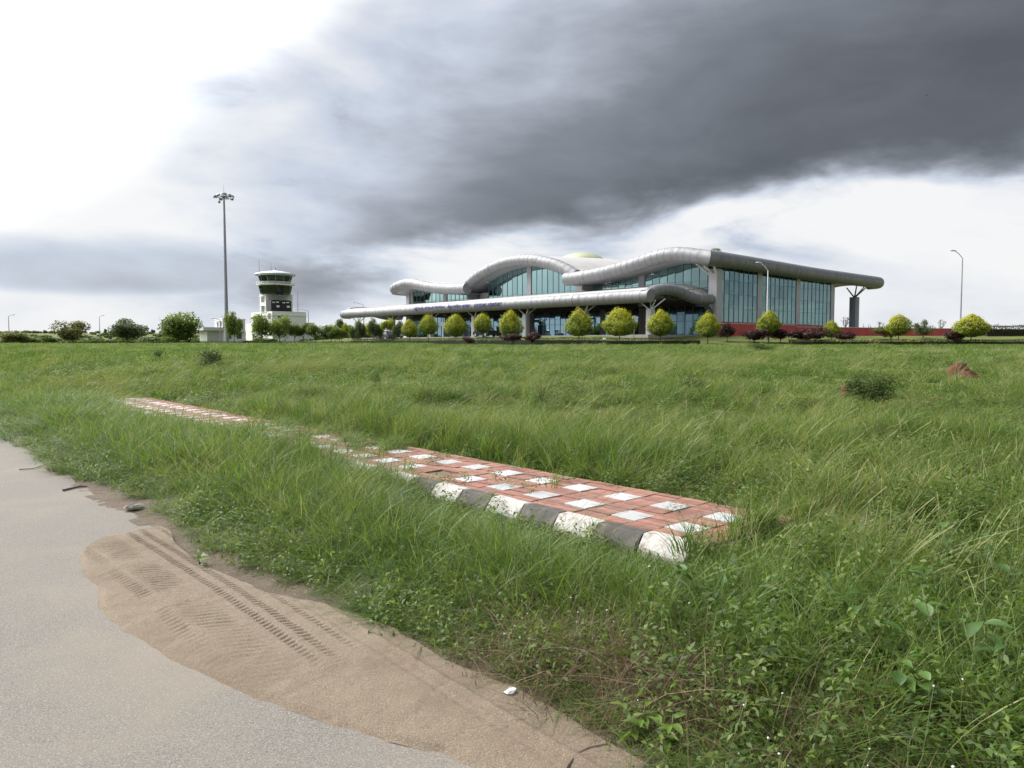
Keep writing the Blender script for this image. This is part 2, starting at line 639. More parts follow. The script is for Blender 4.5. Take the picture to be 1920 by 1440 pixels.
def build_road():
    m = grain_material('dusty_asphalt', (0.085, 0.078, 0.070), (0.158, 0.146, 0.130), (0.245, 0.227, 0.20), 130, 0.7, (0.205, 0.178, 0.146), 0.8, 0.4)
    V, F = strip_grid(-14, 70, 260, lambda l: -11.5, road_edge, 12, lambda l, w: np.full_like(l, 0.006))
    tag(link('road', quads_mesh('road', V, F, m)), 'dusty grey asphalt road beside the grass verge', 'road', kind='structure')
    # bare soil shoulder with broken edge
    m2 = grain_material('shoulder_soil', (0.050, 0.037, 0.027), (0.105, 0.079, 0.058), (0.18, 0.14, 0.105), 90, 1.5, (0.075, 0.056, 0.041), 0.6, 0.6)
    V, F = strip_grid(-5, 14, 900, lambda l: ROAD_W - 0.36 + 0.16 * (float(vnoise(l, 3, 0.9, 6)) - 0.5) + .05 * (float(vnoise(l, 3, 0.3, 7)) - 0.5), lambda l: ROAD_W + 0.75, 64,
                      lambda l, w: -0.012 + 0.030 * fbm(0.79 * l + 0.61 * w + 0.05 * np.sin(9 * w + 5 * l), 0.79 * w - 0.61 * l + 0.04 * np.sin(11 * l), 0.19, 31, 5) + 0.03 * sstep(ROAD_W - 0.42, ROAD_W + 0.25, w))
    tag(link('soil_shoulder', quads_mesh('soil_shoulder', V, F, m2, smooth=True)), 'bare brown soil strip along the edge of the road', 'soil', kind='structure')

    # wash of sand over the asphalt, with tyre treads pressed into it
    bl = [(-6, -2.2), (-3.0, -2.3), (-1.05, -2.60), (-0.6, -2.8), (0.0, -2.98), (0.5, -3.10), (1.1, -3.20), (1.6, -3.22), (1.9, -3.16), (2.2, -3.12), (2.5, -3.12), (2.9, -3.06), (3.2, -2.95), (3.42, -2.75), (3.52, -2.5)]
    L = np.array([p[0] for p in bl]); Wd = np.array([p[1] for p in bl])

    def w0(l):
        return float(np.interp(l, L, Wd)) + 0.05 * (float(vnoise(l, 1, 0.35, 8)) - 0.5)

    def zf(l, w):
        e = np.array([w0(q) for q in l[:1]])[0]
        rim = (0.45 * sstep(e, e + 0.05, w) + 0.55 * sstep(e, e + 0.35, w)) * (1 - sstep(3.30, 3.52, l))
        z = -0.030 + rim * 0.040 + 0.014 * (fbm(0.79 * l + 0.61 * w, 0.79 * w - 0.61 * l + 0.03 * np.sin(13 * l), 0.12, 41) - 0.5)
        on = rim * sstep(-0.3, 0.4, l) * (1 - sstep(3.1, 3.4, l))
        patch = sstep(0.35, 0.6, fbm(l, w, 0.5, 44))
        wob = 0.02 * np.sin(l * 1.3)
        for (wc, hw, per, dep, sk) in ((-2.50, 0.028, 0.046, 0.017, 0.4), (-2.60, 0.03, 0.046, 0.012, -0.4), (-2.80, 0.11, 0.056, 0.008, 0.6), (-2.37, 0.022, 0.046, 0.010, 0.3), (-2.97, 0.05, 0.052, 0.007, -0.4)):
            u = (w - wc - wob) / hw
            band = np.clip(1 - u ** 4, 0, 1)
            ph = ((l + sk * (w - wc)) / per) % 1.0
            tread = np.where(ph < 0.42, np.sin(ph / 0.42 * math.pi), 0)
            z = z - on * band * tread * dep * 1.5 * (0.22 + 0.78 * patch if hw > 0.04 else 0.75 + 0.25 * patch)
        # ruts running the length of the wash
        for wc, dp in ((-2.22, 0.010), (-2.30, -0.006)):
            z = z + rim * dp * np.exp(-((w - wc - 0.03 * np.sin(l * 0.9)) / 0.018) ** 2)
        return z + 0.0345
    m3 = grain_material('sand', (0.090, 0.069, 0.049), (0.174, 0.138, 0.100), (0.26, 0.215, 0.162), 170, 1.1, (0.128, 0.094, 0.066), 0.75, 0.5)
    V, F = strip_grid(-4, 3.53, 840, w0, lambda l: ROAD_W + 0.02 - 0.30 * float(sstep(0.0, 1.2, l)) + 0.22 * (float(vnoise(l, 9, 0.6, 9)) - 0.5), 110, zf)
    tag(link('sand_wash', quads_mesh('sand_wash', V, F, m3, smooth=True)), 'pale brown sand washed over the road edge with tyre tread marks', 'sand', kind='structure')


FP_W0, FP_W1, FP_L0, FP_L1 = 0.20, 1.48, -0.42, 18.0
FP_Z = 0.175


def build_footpath():
    base = MB()
    c = [LW(FP_L0 - .02, FP_W0 - 0.01), LW(FP_L0 - .02, FP_W1 + 0.03), LW(FP_L1, FP_W1 + 0.03), LW(FP_L1, FP_W0 - 0.01)]
    base.prism([(p.x, p.y) for p in c], -0.25, FP_Z - 0.022)
    fp = base.build('footpath', mat('mortar_bed', (0.13, 0.095, 0.075), 0.95, var=0.25, vscale=6, bump=0.4, bscale=60))
    tag(fp, 'overgrown footpath of red brick with white square tiles behind the kerb', 'footpath', kind='structure')
    brick_m = []
    for k, cc in enumerate([(0.235, 0.104, 0.074), (0.20, 0.090, 0.066), (0.265, 0.122, 0.088), (0.18, 0.088, 0.068)]):
        brick_m.append(mat('footpath_brick_%d' % k, cc, 0.85, var=0.22, vscale=14, bump=0.35, bscale=90, dirt=(0.20, 0.15, 0.12), dscale=5, damt=0.7))
    tile_m = [mat('white_tile_%d' % k, cc, 0.6, var=0.08, vscale=7, bump=0.15, bscale=60, dirt=(0.21, 0.165, 0.125), dscale=6, damt=0.9) for k, cc in enumerate([(0.40, 0.41, 0.425), (0.35, 0.355, 0.36), (0.43, 0.43, 0.43)])]
    rnd = random.Random(4)
    rot = TH          # local x = w, local y = l

    def slab_mesh(name, sx, sy, h, bev, m):
        b = MB()
        a, c_ = sx / 2, sy / 2
        vs = [(-a, -c_, 0), (a, -c_, 0), (a, c_, 0), (-a, c_, 0), (-a, -c_, h - bev), (a, -c_, h - bev), (a, c_, h - bev), (-a, c_, h - bev),
              (-a + bev, -c_ + bev, h), (a - bev, -c_ + bev, h), (a - bev, c_ - bev, h), (-a + bev, c_ - bev, h)]
        fs = [(8, 9, 10, 11)]
        for lo in (0, 4):
            for i in range(4):
                j = (i + 1) % 4
                fs.append((lo + i, lo + j, lo + 4 + j, lo + 4 + i))
        b.add(vs, fs)
        return b.mesh(name, m)
    cols = [(0.20, 0.43), (0.43, 0.695), (0.695, 0.95), (0.95, 1.215), (1.215, 1.475)]
    mod = 0.2735
    tiles = {}
    bricks = {}
    n_brick = n_tile = 0
    rest_b, rest_t = MB(), MB()
    nl = int((FP_L1 - FP_L0) / mod)
    cells = []
    for j in range(nl):
        lc = -0.2615 + j * mod
        for i, (wa, wb) in enumerate(cols):
            white = (i in (1, 3)) and (j % 2 == 1)
            p = LW(lc, (wa + wb) / 2)
            cells.append((p.y ** 2 + p.x ** 2, j, i, lc, wa, wb, white))
    cells.sort()
    for (d2, j, i, lc, wa, wb, white) in cells:
        sx = wb - wa
        if white:
            if rnd.random() < 0.03:
                continue
            p = LW(lc, (wa + wb) / 2, FP_Z - 0.022 + rnd.uniform(-0.008, 0.003))
            key = (i, rnd.randrange(3))
            if key not in tiles:
                tiles[key] = slab_mesh('tile', sx - 0.012, mod - 0.012, 0.026, 0.003, tile_m[key[1]])
            if n_tile < 300:
                o = link('tile', tiles[key], fp, p, rot + rnd.uniform(-0.02, 0.02))
                o.rotation_euler[0] = rnd.uniform(-0.012, 0.012)
                n_tile += 1
        else:
            for k in range(3):
                wc = wa + sx * (k + 0.5) / 3
                p = LW(lc, wc, FP_Z - 0.022 + rnd.uniform(-0.010, 0.002))
                key = (i in (0,), rnd.randrange(4))
                key = (round(sx, 3), rnd.randrange(4))
                if key not in bricks:
                    bricks[key] = slab_mesh('brick', sx / 3 - 0.007, mod - 0.006, 0.022, 0.004, brick_m[key[1]])
                if n_brick < 300:
                    o = link('brick', bricks[key], fp, p, rot + rnd.uniform(-0.012, 0.012))
                    n_brick += 1
                else:
                    me = bricks[key]
                    R = Matrix.Translation(p) @ Matrix.Rotation(rot, 4, 'Z')
                    rest_b.add([R @ v.co for v in me.vertices], [tuple(q.vertices) for q in me.polygons])
    o = rest_b.build('far_brickwork', brick_m[0], fp)
    tag(o, kind='stuff')

    # kerb: separate concrete blocks, painted white and black in turn
    kb = MB()
    c = [LW(FP_L0 + .1, 0.03), LW(FP_L0 + .1, FP_W0 - 0.015), LW(FP_L1, FP_W0 - 0.015), LW(FP_L1, 0.03)]
    kb.prism([(p.x, p.y) for p in c], -0.2, 0.10)
    kerb = kb.build('kerb', mat('kerb_bed', (0.14, 0.12, 0.10), 0.95, var=0.2, vscale=5))
    tag(kerb, 'chamfered concrete kerb of alternating white and black painted blocks', 'kerb', kind='structure')
    bm_ = {'w': [mat('kerb_white_%d' % k, (0.42, 0.405, 0.385), 0.8, var=0.12, vscale=6, bump=0.35, bscale=50, dirt=(0.18, 0.14, 0.105), dscale=5 + 2 * k, damt=1.0) for k in range(2)],
           'b': [mat('kerb_black_%d' % k, (0.055, 0.050, 0.045), 0.8, var=0.35, vscale=6, bump=0.35, bscale=50, dirt=(0.17, 0.145, 0.115), dscale=4 + k, damt=0.95) for k in range(2)]}
    bl = 0.437
    prof = [(0.0, -0.18), (0.0, 0.085), (0.012, 0.108), (0.085, 0.192), (0.10, 0.198), (0.185, 0.198), (0.19, 0.190), (0.19, -0.18)]
    shapes = {}
    for k in range(3):
        b = MB()
        n = len(prof)
        h = bl / 2 - 0.006
        rr = random.Random(k)
        ys = [-h, -h + 0.012, -0.06, 0.07, h - 0.012, h]
        vs = []
        for iy, yv in enumerate(ys):
            for (a, z) in prof:
                s = 0.006 if iy in (0, 5) else 0
                jx, jz = rr.uniform(-.004, .004), rr.uniform(-.004, .004)
                vs.append((a + (s if a < 0.05 else -s) + jx, yv, z - (s if z > 0 else 0) + jz))
        fs = [tuple(range(n)), tuple((len(ys) - 1) * n + q for q in range(n - 1, -1, -1))]
        for iy in range(len(ys) - 1):
            for q in range(n):
                q2 = (q + 1) % n
                fs.append((iy * n + q, (iy + 1) * n + q, (iy + 1) * n + q2, iy * n + q2))
        b.add(vs, fs)
        shapes[k] = b
    meshes = {}
    lstart = to_lw(*on_z(1202, 1027, 0.09).xy)[0]          # joint between the last black and the last white block
    for j in range(-1, int(17.4 / bl)):
        lc = lstart + (j + 0.5) * bl
        t = 'b' if j % 2 == 0 else 'w'
        key = (t, rnd.randrange(2), rnd.randrange(3))
        if key not in meshes:
            meshes[key] = shapes[key[2]].mesh('kerb_block', bm_[t][key[1]])
        o = link('kerb_block', meshes[key], kerb, LW(lc, rnd.uniform(-0.008, 0.008), rnd.uniform(-0.008, 0.004)), rot + rnd.uniform(-0.015, 0.015))
        o.rotation_euler[1] = rnd.uniform(-0.02, 0.02)


build_ground()
build_road()
build_footpath()

# ------------------------------------------------------------------ the terminal
TC = Vector((27.753, 99.8, 2.65))                 # front right corner of the glass walls; local x = depth, local y = along the front to the left
term = thing('airport_terminal', 'long silver-roofed airport terminal with wavy tube edges and teal glass walls', 'terminal', TC, TH)


def interp_profile(pts):
    pts = sorted(pts)
    B = [p[0] for p in pts]; Z = [p[1] for p in pts]
    # smooth (monotone-free) interpolation through Catmull-Rom samples
    bb, zz = [], []
    for i in range(len(B) - 1):
        p0, p1, p2, p3 = Z[max(i - 1, 0)], Z[i], Z[i + 1], Z[min(i + 2, len(Z) - 1)]
        for k in range(8):
            t = k / 8
            bb.append(B[i] + (B[i + 1] - B[i]) * t)
            zz.append(0.5 * ((2 * p1) + (-p0 + p2) * t + (2 * p0 - 5 * p1 + 4 * p2 - p3) * t * t + (-p0 + 3 * p1 - 3 * p2 + p3) * t ** 3))
    bb.append(B[-1]); zz.append(Z[-1])
    return lambda q: float(np.interp(q, bb, zz))


prof_A = interp_profile([(-3, 9.95), (-1, 10.15), (0.5, 10.45), (2, 10.76), (3.75, 11.0), (5.6, 11.05), (7.4, 10.88), (9.4, 10.52), (13.4, 9.86), (17.7, 9.36), (22.3, 9.08), (24.8, 9.05), (28, 9.05)])
MID = 37.4


def prof_C(b):
    return prof_A(2 * MID - b)


prof_B = interp_profile([(21.0, 8.9), (23.4, 9.55), (25.4, 10.55), (28.0, 11.55), (31.5, 12.45), (34.5, 12.88), (37.4, 13.0), (40.3, 12.88), (43.3, 12.40), (46.8, 11.50), (49.3, 10.55), (51.4, 9.55), (54, 8.9)])
prof_R = interp_profile([(-15.6, 4.75), (-14.85, 4.92), (-13.2, 5.50), (-11.5, 5.76), (-10, 5.80), (-8.2, 5.62), (-7.2, 5.40), (-5.5, 5.05), (-4, 4.84), (-2.8, 4.84), (-0.4, 4.92)])


def rings_along(path, r, n):
    """rings with true mitres at the corners of a polyline"""
    P = [Vector(p) for p in path]
    rs = r if hasattr(r, '__len__') else [r] * len(P)
    out = []
    for i, p in enumerate(P):
        t0 = (P[i] - P[i - 1]).normalized() if i > 0 else (P[1] - P[0]).normalized()
        t1 = (P[i + 1] - P[i]).normalized() if i < len(P) - 1 else t0
        N = (t0 + t1).normalized()
        s = t0.cross(Vector((0, 0, 1))).normalized()
        q = s.cross(t0).normalized()
        ring = []
        for k in range(n):
            a = 2 * math.pi * k / n
            d = (s * math.cos(a) + q * math.sin(a)) * rs[i]
            d = d - t0 * (d.dot(N) / t0.dot(N))
            ring.append(p + d)
        out.append(ring)
    return out


def clad_tube(part, path, r, per, cap0=True, cap1=True, n=22, label=None):
    """a roof-edge tube: dark core, and one cladding ring after another with open joints. path: dense polyline; per: path points per panel"""
    core = MB()
    rs = r if hasattr(r, '__len__') else [r] * len(path)
    R = rings_along(path, [q - 0.035 for q in rs], n)
    vs = [v for ring in R for v in ring]
    fs = []
    for i in range(len(R) - 1):
        for k in range(n):
            a, b = i * n + k, i * n + (k + 1) % n
            fs.append((a, b, b + n, a + n))
    core.add(vs, fs)
    c = core.build(part, M_SEAM, term, smooth=True)
    RO = rings_along(path, rs, n)
    i = 0
    while i < len(path) - 1:
        j = min(i + per, len(path) - 1)
        if len(path) - 1 - j < per // 2:
            j = len(path) - 1
        m = MB()
        sec = []
        for q in range(i, j + 1):
            ring = RO[q]
            if q == i and i > 0:
                ring = [a.lerp(b, 0.03 / max(0.03, (RO[q + 1][0] - RO[q][0]).length)) for a, b in zip(RO[q], RO[q + 1])]
            if q == j and j < len(path) - 1:
                ring = [a.lerp(b, 0.03 / max(0.03, (RO[q - 1][0] - RO[q][0]).length)) for a, b in zip(RO[q], RO[q - 1])]
            sec.append(ring)
        vv = [v for s in sec for v in s]
        ff = []
        for a_ in range(len(sec) - 1):
            for k in range(n):
                a, b = a_ * n + k, a_ * n + (k + 1) % n
                ff.append((a, b, b + n, a + n))
        if (i == 0 and cap0):
            ff.append(tuple(range(n - 1, -1, -1)))
        if (j == len(path) - 1 and cap1):
            ff.append(tuple((len(sec) - 1) * n + k for k in range(n)))
        m.add(vv, ff)
        o = m.build('cladding_panel', M_ALU, c)
        autosmooth(o, 40)
        i = j
    return c


def dense(fn, t0, t1, step):
    n = max(2, int(round(abs(t1 - t0) / step)))
    return [fn(t0 + (t1 - t0) * k / n) for k in range(n + 1)]


def quarter(cx, cy, rad, a0, a1, z, n=6):
    return [(cx + rad * math.cos(a0 + (a1 - a0) * k / n), cy + rad * math.sin(a0 + (a1 - a0) * k / n), z) for k in range(n + 1)]


OV = -3.8                                         # plane of the front roof edge
# canopy edge along the whole front, rounding the far left corner and running back to the wall
CAN, CZ, CR = -14.85, 4.80, 0.80
path = dense(lambda b: (CAN, b, CZ), -0.35, 75.2, 0.38)
path += quarter(CAN + 1.7, 75.2, 1.7, math.pi, math.pi / 2, CZ)[1:]
path += dense(lambda a: (a, 76.9, prof_R(a) - 0.1 if a > -12.5 else 4.8 + (prof_R(a) - 4.9) * 0.9), CAN + 2.0, -0.6, 0.4)
clad_tube('canopy_edge', path, CR, 3)
# right-hand return of the canopy, the S-shaped edge
path = dense(lambda a: (a, 0.42, prof_R(a)), -15.2, -0.55, 0.4)
clad_tube('canopy_return_edge', path, 0.71, 3)
fin = MB()
fin.add([(-2.2, -0.1, 4.2), (-0.62, -0.1, 4.3), (-0.62, -0.1, 2.2), (-1.1, -0.1, 3.2), (-2.2, 0.9, 4.2), (-0.62, 0.9, 4.3), (-0.62, 0.9, 2.2), (-1.1, 0.9, 3.2)],
        [(0, 1, 2, 3), (7, 6, 5, 4), (0, 4, 5, 1), (1, 5, 6, 2), (2, 6, 7, 3), (3, 7, 4, 0)])
fin.build('canopy_bracket', M_ALU, term)

# right wing: front edge, mitred corner, side edge, rounded end over the apron
path = dense(lambda b: (OV, b, prof_A(b)), 24.8, -1.0, 0.36)
side_z = lambda a: 10.15 - 0.35 * float(sstep(-3, 30, a))
path += dense(lambda a: (a, -1.0, side_z(a)), OV, 48.2, 0.40)[1:]
path += quarter(48.2, 0.9, 1.9, -math.pi / 2, 0, side_z(48))[1:]
path += dense(lambda b: (50.1, b, prof_A(b) - 0.35), 1.2, 24.0, 0.6)
clad_tube('right_wing_roof_edge', path, 1.02, 3)
# left wing: mirror image
path = dense(lambda b: (OV, b, prof_C(b)), 50.0, 73.6, 0.36)
path += [(OV + 2.0 * (1 - math.cos(t)), 73.8 + 2.0 * math.sin(t), prof_C(73.8 + 2.0 * math.sin(t))) for t in np.linspace(0.15, math.pi / 2, 6)]
path += dense(lambda a: (a, 75.8, side_z(a)), OV + 2.6, 48, 0.8)
clad_tube('left_wing_roof_edge', path, 1.02, 3)
# middle arch
path = dense(lambda b: (-3.0, b, prof_B(b)), 23.4, 51.4, 0.34)
clad_tube('arch_roof_edge', path, 1.0, 3)


def roof_sheet(name, b0, b1, a0, a1, prof, under, top, rise=None, mats=(M_ROOF, M_SOFFIT), nb=40, na=8):
    m_top, m_bot = MB(), MB()
    for mb, off, flip in ((m_top, top, False), (m_bot, under, True)):
        vs, fs = [], []
        for i in range(nb + 1):
            b = b0 + (b1 - b0) * i / nb
            for j in range(na + 1):
                a = a0 + (a1 - a0) * j / na
                vs.append((a, b, prof(b) + off + (rise(a) if rise else 0)))
        for i in range(nb):
            for j in range(na):
                p = i * (na + 1) + j
                f = (p, p + 1, p + na + 2, p + na + 1)
                fs.append(f if not flip else f[::-1])
        mb.add(vs, fs)
    # closing edges
    o = m_top.build(name, mats[0], term, smooth=True)
    s = m_bot.build(name + '_soffit', mats[1], term, smooth=True)
    return o


rise_B = lambda a: 0.05 * max(0.0, min(a + 3, 17))
sideslope = lambda a: -0.35 * float(sstep(-3, 30, a))
roof_sheet('right_wing_roof', -1.0, 24.7, OV, 50.0, prof_A, -0.93, 0.75, sideslope)
roof_sheet('left_wing_roof', 50.1, 75.8, OV, 49.0, prof_C, -0.93, 0.75, sideslope)
roof_sheet('arch_roof', 22.6, 52.2, -3.0, 20.0, prof_B, -0.9, 0.8, rise_B)
# gable infill below the arch roof's two long edges
g = MB()
g.box(-2.4, 40, 22.75, 22.95, 7.3, 8.5)
g.box(-2.4, 40, 51.85, 52.05, 7.3, 8.5)
g.build('clerestory_wall', M_PIER, term)
# green rooflight dome
dm = MB()
dm.lathe([(4.7 * math.cos(t), 13.5 + 2.4 * math.sin(t)) for t in np.linspace(0, math.pi / 2 - 0.02, 9)], 28, 14, 38.3)
dome = dm.build('rooflight_dome', M_DOME, term, smooth=True)
rb = MB()
rb.lathe([(4.95, 12.6), (4.95, 13.32), (4.75, 13.36)], 28, 14, 38.3)
rb.build('dome_ring', M_ALU, dome)

# canopy roof sheet and its trussed underside
cr = MB()
vs, fs = [], []
NB, NA = 60, 10
for i in range(NB + 1):
    b = 0.5 + 76.2 * i / NB
    e = max(0.0, 1 - min(b - 0.5, 76.7 - b) / 5.0)           # lifts with the wave at either end
    for j in range(NA + 1):
        a = CAN + (0.15 - CAN) * j / NA
        z = 5.45 + (7.42 - 5.45) * j / NA
        zr = prof_R(min(max(a, -15), -0.6)) + 0.45
        z = z * (1 - e ** 1.5) + zr * e ** 1.5
        vs.append((a, b, z))
for i in range(NB):
    for j in range(NA):
        p = i * (NA + 1) + j
        fs.append((p, p + 1, p + NA + 2, p + NA + 1))
cr.add(vs, fs)
cr.build('canopy_roof', M_ROOF, term, smooth=True)
sf = MB()
sf.box(CAN + 0.3, -0.2, 1.0, 76.2, 4.62, 4.68)
tr = MB()
for i, b in enumerate(np.arange(1.2, 76.0, 2.0)):
    pts0 = []
    for k, a in enumerate(np.arange(CAN + 0.8, -0.4, 1.0)):
        zt = 5.2 + (a - CAN) * 0.11
        pts0.append((a, b, 4.75 if k % 2 else zt))
    for p, q in zip(pts0[:-1], pts0[1:]):
        tr.tube([p, q], 0.035, 4, False)
    tr.tube([(CAN + .8, b, 4.72), (-0.4, b, 4.72)], 0.05, 5, False)
    tr.tube([(CAN + .8, b, 5.2), (-0.4, b, 6.6)], 0.05, 5, False)
for a in np.arange(CAN + 0.8, -0.4, 2.0):
    pts0 = []
    for k, b in enumerate(np.arange(1.2, 75.8, 1.0)):
        pts0.append((a + (1.0 if k % 2 else 0), b, 4.75 if k % 2 else 5.2 + (a - CAN) * 0.11))
    for p, q in zip(pts0[:-1], pts0[1:]):
        tr.tube([p, q], 0.035, 4, False)
tr.build('canopy_truss', M_TRUSS, term)
dk = MB()                                           # dark ceiling boards over the truss, following the roof
vs2 = [(v[0], v[1], v[2] - 0.14) for v in vs]
dk.add(vs2, [f[::-1] for f in fs])
dk.build('canopy_ceiling', mat('ceiling_board', (0.07, 0.06, 0.055), 0.8), term, smooth=True)

# columns under the canopy: clad shaft and four splayed struts each
shaft = MB()
pl = []
for k in range(16):
    t = 2 * math.pi * k / 16
    c, s = math.cos(t), math.sin(t)
    pl.append((0.46 * math.copysign(abs(c) ** 0.45, c), 0.46 * math.copysign(abs(s) ** 0.45, s)))
for z0, z1 in ((-0.4, 1.25), (1.265, 2.5), (2.515, 3.3)):
    shaft.prism(pl, z0, z1)
shaft.prism([(x * 0.96, y * 0.96) for x, y in pl], -0.4, 3.29)
shaft_me = shaft.mesh('canopy_column', M_PIER)
CAN_COLS = [0.9, 11.95, 23.75, 35.9, 48.0, 60.2, 72.8]
for b in CAN_COLS:
    c = link('canopy_column', shaft_me, term, (-13.3, b, 0))
    c.data.shade_flat()
    for da, db in ((-0.9, -1.7), (-0.9, 1.7), (1.9, -1.5), (1.9, 1.5)):
        m = MB()
        m.tube([(0, 0, 3.1), (da * 0.75, db * 0.75, 4.55 if da > 0 else 4.3)], [0.09, 0.065], 7)
        m.build('strut', M_WHITE, c)
# column carrying the roof over the apron
sh = MB()
pl2 = [(x * 1.55, y * 1.55) for x, y in pl]
for z0, z1 in ((-0.6, 1.9), (1.92, 4.2), (4.22, 5.9), (5.92, 7.3)):
    sh.prism(pl2, z0, z1)
sh.prism([(x * 0.97, y * 0.97) for x, y in pl2], -0.6, 7.28)
c = sh.build('apron_column', mat('apron_column_cladding', (0.30, 0.32, 0.38), 0.5, 0.3, var=0.05), term)
c.location = (46.6, 2.2, 0)
for da, db in ((-2.0, -1.2), (-0.6, -2.0), (1.6, -1.4), (0.8, 1.8)):
    m = MB()
    m.tube([(0, 0, 7.2), (da, db, 9.1)], [0.14, 0.10], 8)
    m.build('strut', M_GALV, c)

# floors, plinth, inner walls
fl = MB()
fl.box(-14.6, -0.12, 0.2, 76.5, -1.6, 0.12)
fl.build('forecourt_paving', mat('forecourt_paving', (0.28, 0.27, 0.26), 0.8, var=0.1), term)
fl = MB()
fl.box(0.1, 33.9, 0.25, 74.6, -0.9, 0.22)
fl.build('hall_floor', M_FLOOR, term)
pln = MB()
pln.box(-0.2, 34.0, -0.12, 0.2, -1.5, 1.94)
pln.build('plinth', M_RED, term)
inn = MB()
inn.box(15.0, 15.3, 22, 30, 0.23, 4.4)
inn.box(15.0, 15.3, 38, 56, 0.23, 4.4)
inn.box(9, 20, 5.0, 5.3, 0.23, 4.2)
inn.box(6, 33.5, 8, 24, 4.3, 4.6)
inn.box(6, 33.5, 50, 68, 4.3, 4.6)
inn.build('partition_wall', mat('partition', (0.32, 0.32, 0.31), 0.8), term)
for a in (10.6, 21.8):
    for b in (12.9, 25, 37.4, 49.8, 61.9):
        m = MB()
        m.lathe([(0.35, 0.22), (0.35, 9.0)], 12, a, b)
        m.build('hall_column', M_PIER, term, smooth=False)


def pane_between(parent, p00, p10, p11, p01, material, rnd, inset=0.03):
    """one glass pane from four corners (bottom 2, top 2)"""
    P = [Vector(p) for p in (p00, p10, p11, p01)]
    ex = (P[1] - P[0]).normalized()
    nrm = ex.cross(Vector((0, 0, 1)))
    tx, tz = rnd.gauss(0, 0.0045), rnd.gauss(0, 0.004)
    w_, h_ = (P[1] - P[0]).length, (P[3] - P[0]).length
    m = MB()
    q = [P[0] + nrm * (-tx * w_ - tz * h_), P[1] + nrm * (tx * w_ - tz * h_), P[2] + nrm * (tx * w_ + tz * h_), P[3] + nrm * (-tx * w_ + tz * h_)]
    m.add(q, [(0, 1, 2, 3)])
    return m.build('glass_pane', material, parent)


def glazed_bay(pt, s0, s1, ncol, rows, topf, material, name='glazed_bay', mull=0.045, depth=0.07, seed=0):
    """pt(s, z, out) -> local point.  rows: z edges; the last row ends at topf(s)"""
    rnd = random.Random(seed)
    fr = MB()
    S = [s0 + (s1 - s0) * k / ncol for k in range(ncol + 1)]

    def bar(sa, za, sb, zb, hw, vertical):
        if vertical:
            q = [pt(sa - hw, za, depth), pt(sa + hw, za, depth), pt(sb + hw, zb, depth), pt(sb - hw, zb, depth),
                 pt(sa - hw, za, -depth), pt(sa + hw, za, -depth), pt(sb + hw, zb, -depth), pt(sb - hw, zb, -depth)]
        else:
            q = [pt(sa, za - hw, depth * .8), pt(sb, zb - hw, depth * .8), pt(sb, zb + hw, depth * .8), pt(sa, za + hw, depth * .8),
                 pt(sa, za - hw, -depth * .8), pt(sb, zb - hw, -depth * .8), pt(sb, zb + hw, -depth * .8), pt(sa, za + hw, -depth * .8)]
        fr.add(q, [(0, 1, 2, 3), (7, 6, 5, 4), (0, 4, 5, 1), (1, 5, 6, 2), (2, 6, 7, 3), (3, 7, 4, 0)])
    for s in S:
        if topf(s) > rows[0] + 0.1:
            bar(s, rows[0], s, topf(s), mull * 0.36, True)
    for z in rows:
        for k in range(ncol):
            if min(topf(S[k]), topf(S[k + 1])) > z:
                bar(S[k] + mull * .5, z, S[k + 1] - mull * .5, z, mull * 0.5, False)
    part = fr.build(name, M_MULL, term)
    for k in range(ncol):
        a, b = S[k] + mull * .45, S[k + 1] - mull * .45
        for i, z in enumerate(rows):
            za = z + mull * .45
            last = i == len(rows) - 1
            zt0 = topf(a) if last else min(rows[i + 1] - mull * .45, topf(a))
            zt1 = topf(b) if last else min(rows[i + 1] - mull * .45, topf(b))
            if min(zt0, zt1) - za < 0.12:
                continue
            pane_between(part, pt(a, za, 0), pt(b, za, 0), pt(b, zt1, 0), pt(a, zt0, 0), material, rnd)
    return part


def pier(name, a0, a1, b0, b1, zs):
    m = MB()
    for z0, z1 in zip(zs[:-1], zs[1:]):
        m.box(a0, a1, b0, b1, z0 + 0.012, z1 - 0.012)
    e = 0.02
    m.box(a0 + e, a1 - e, b0 + e, b1 - e, zs[0], zs[-1])
    return m.build(name, M_PIER, term)


ROWS = [1.98, 3.88, 5.76, 7.63]
side_pt = lambda s, z, o: (s, -o, z)
stop = lambda s: 10.15 - 0.92 + sideslope(s) + 0.02
for k, (a0, a1) in enumerate(((0.35, 10.05), (11.25, 21.25), (22.45, 32.75))):
    glazed_bay(side_pt, a0, a1, 8, ROWS, stop, M_GLASS, seed=10 + k)
for a0, a1 in ((10.05, 11.25), (21.25, 22.45), (32.75, 34.0)):
    pier('wall_pier', a0, a1, -0.10, 0.5, ROWS + [9.15])
pier('corner_pier', -0.95, 0.35, -0.45, 0.85, [-0.8] + ROWS + [9.0])
# splayed struts at the corner pier's head
for p, q in (((-0.6, 0.3, 8.3), (-2.9, 0.6, 9.7)), ((-0.5, -0.2, 8.2), (-2.2, -0.7, 9.5)), ((-0.3, 0.9, 8.2), (-1.7, 2.4, 9.9))):
    m = MB(); m.tube([p, q], [0.17, 0.14], 8); m.build('strut', M_WHITE, term)

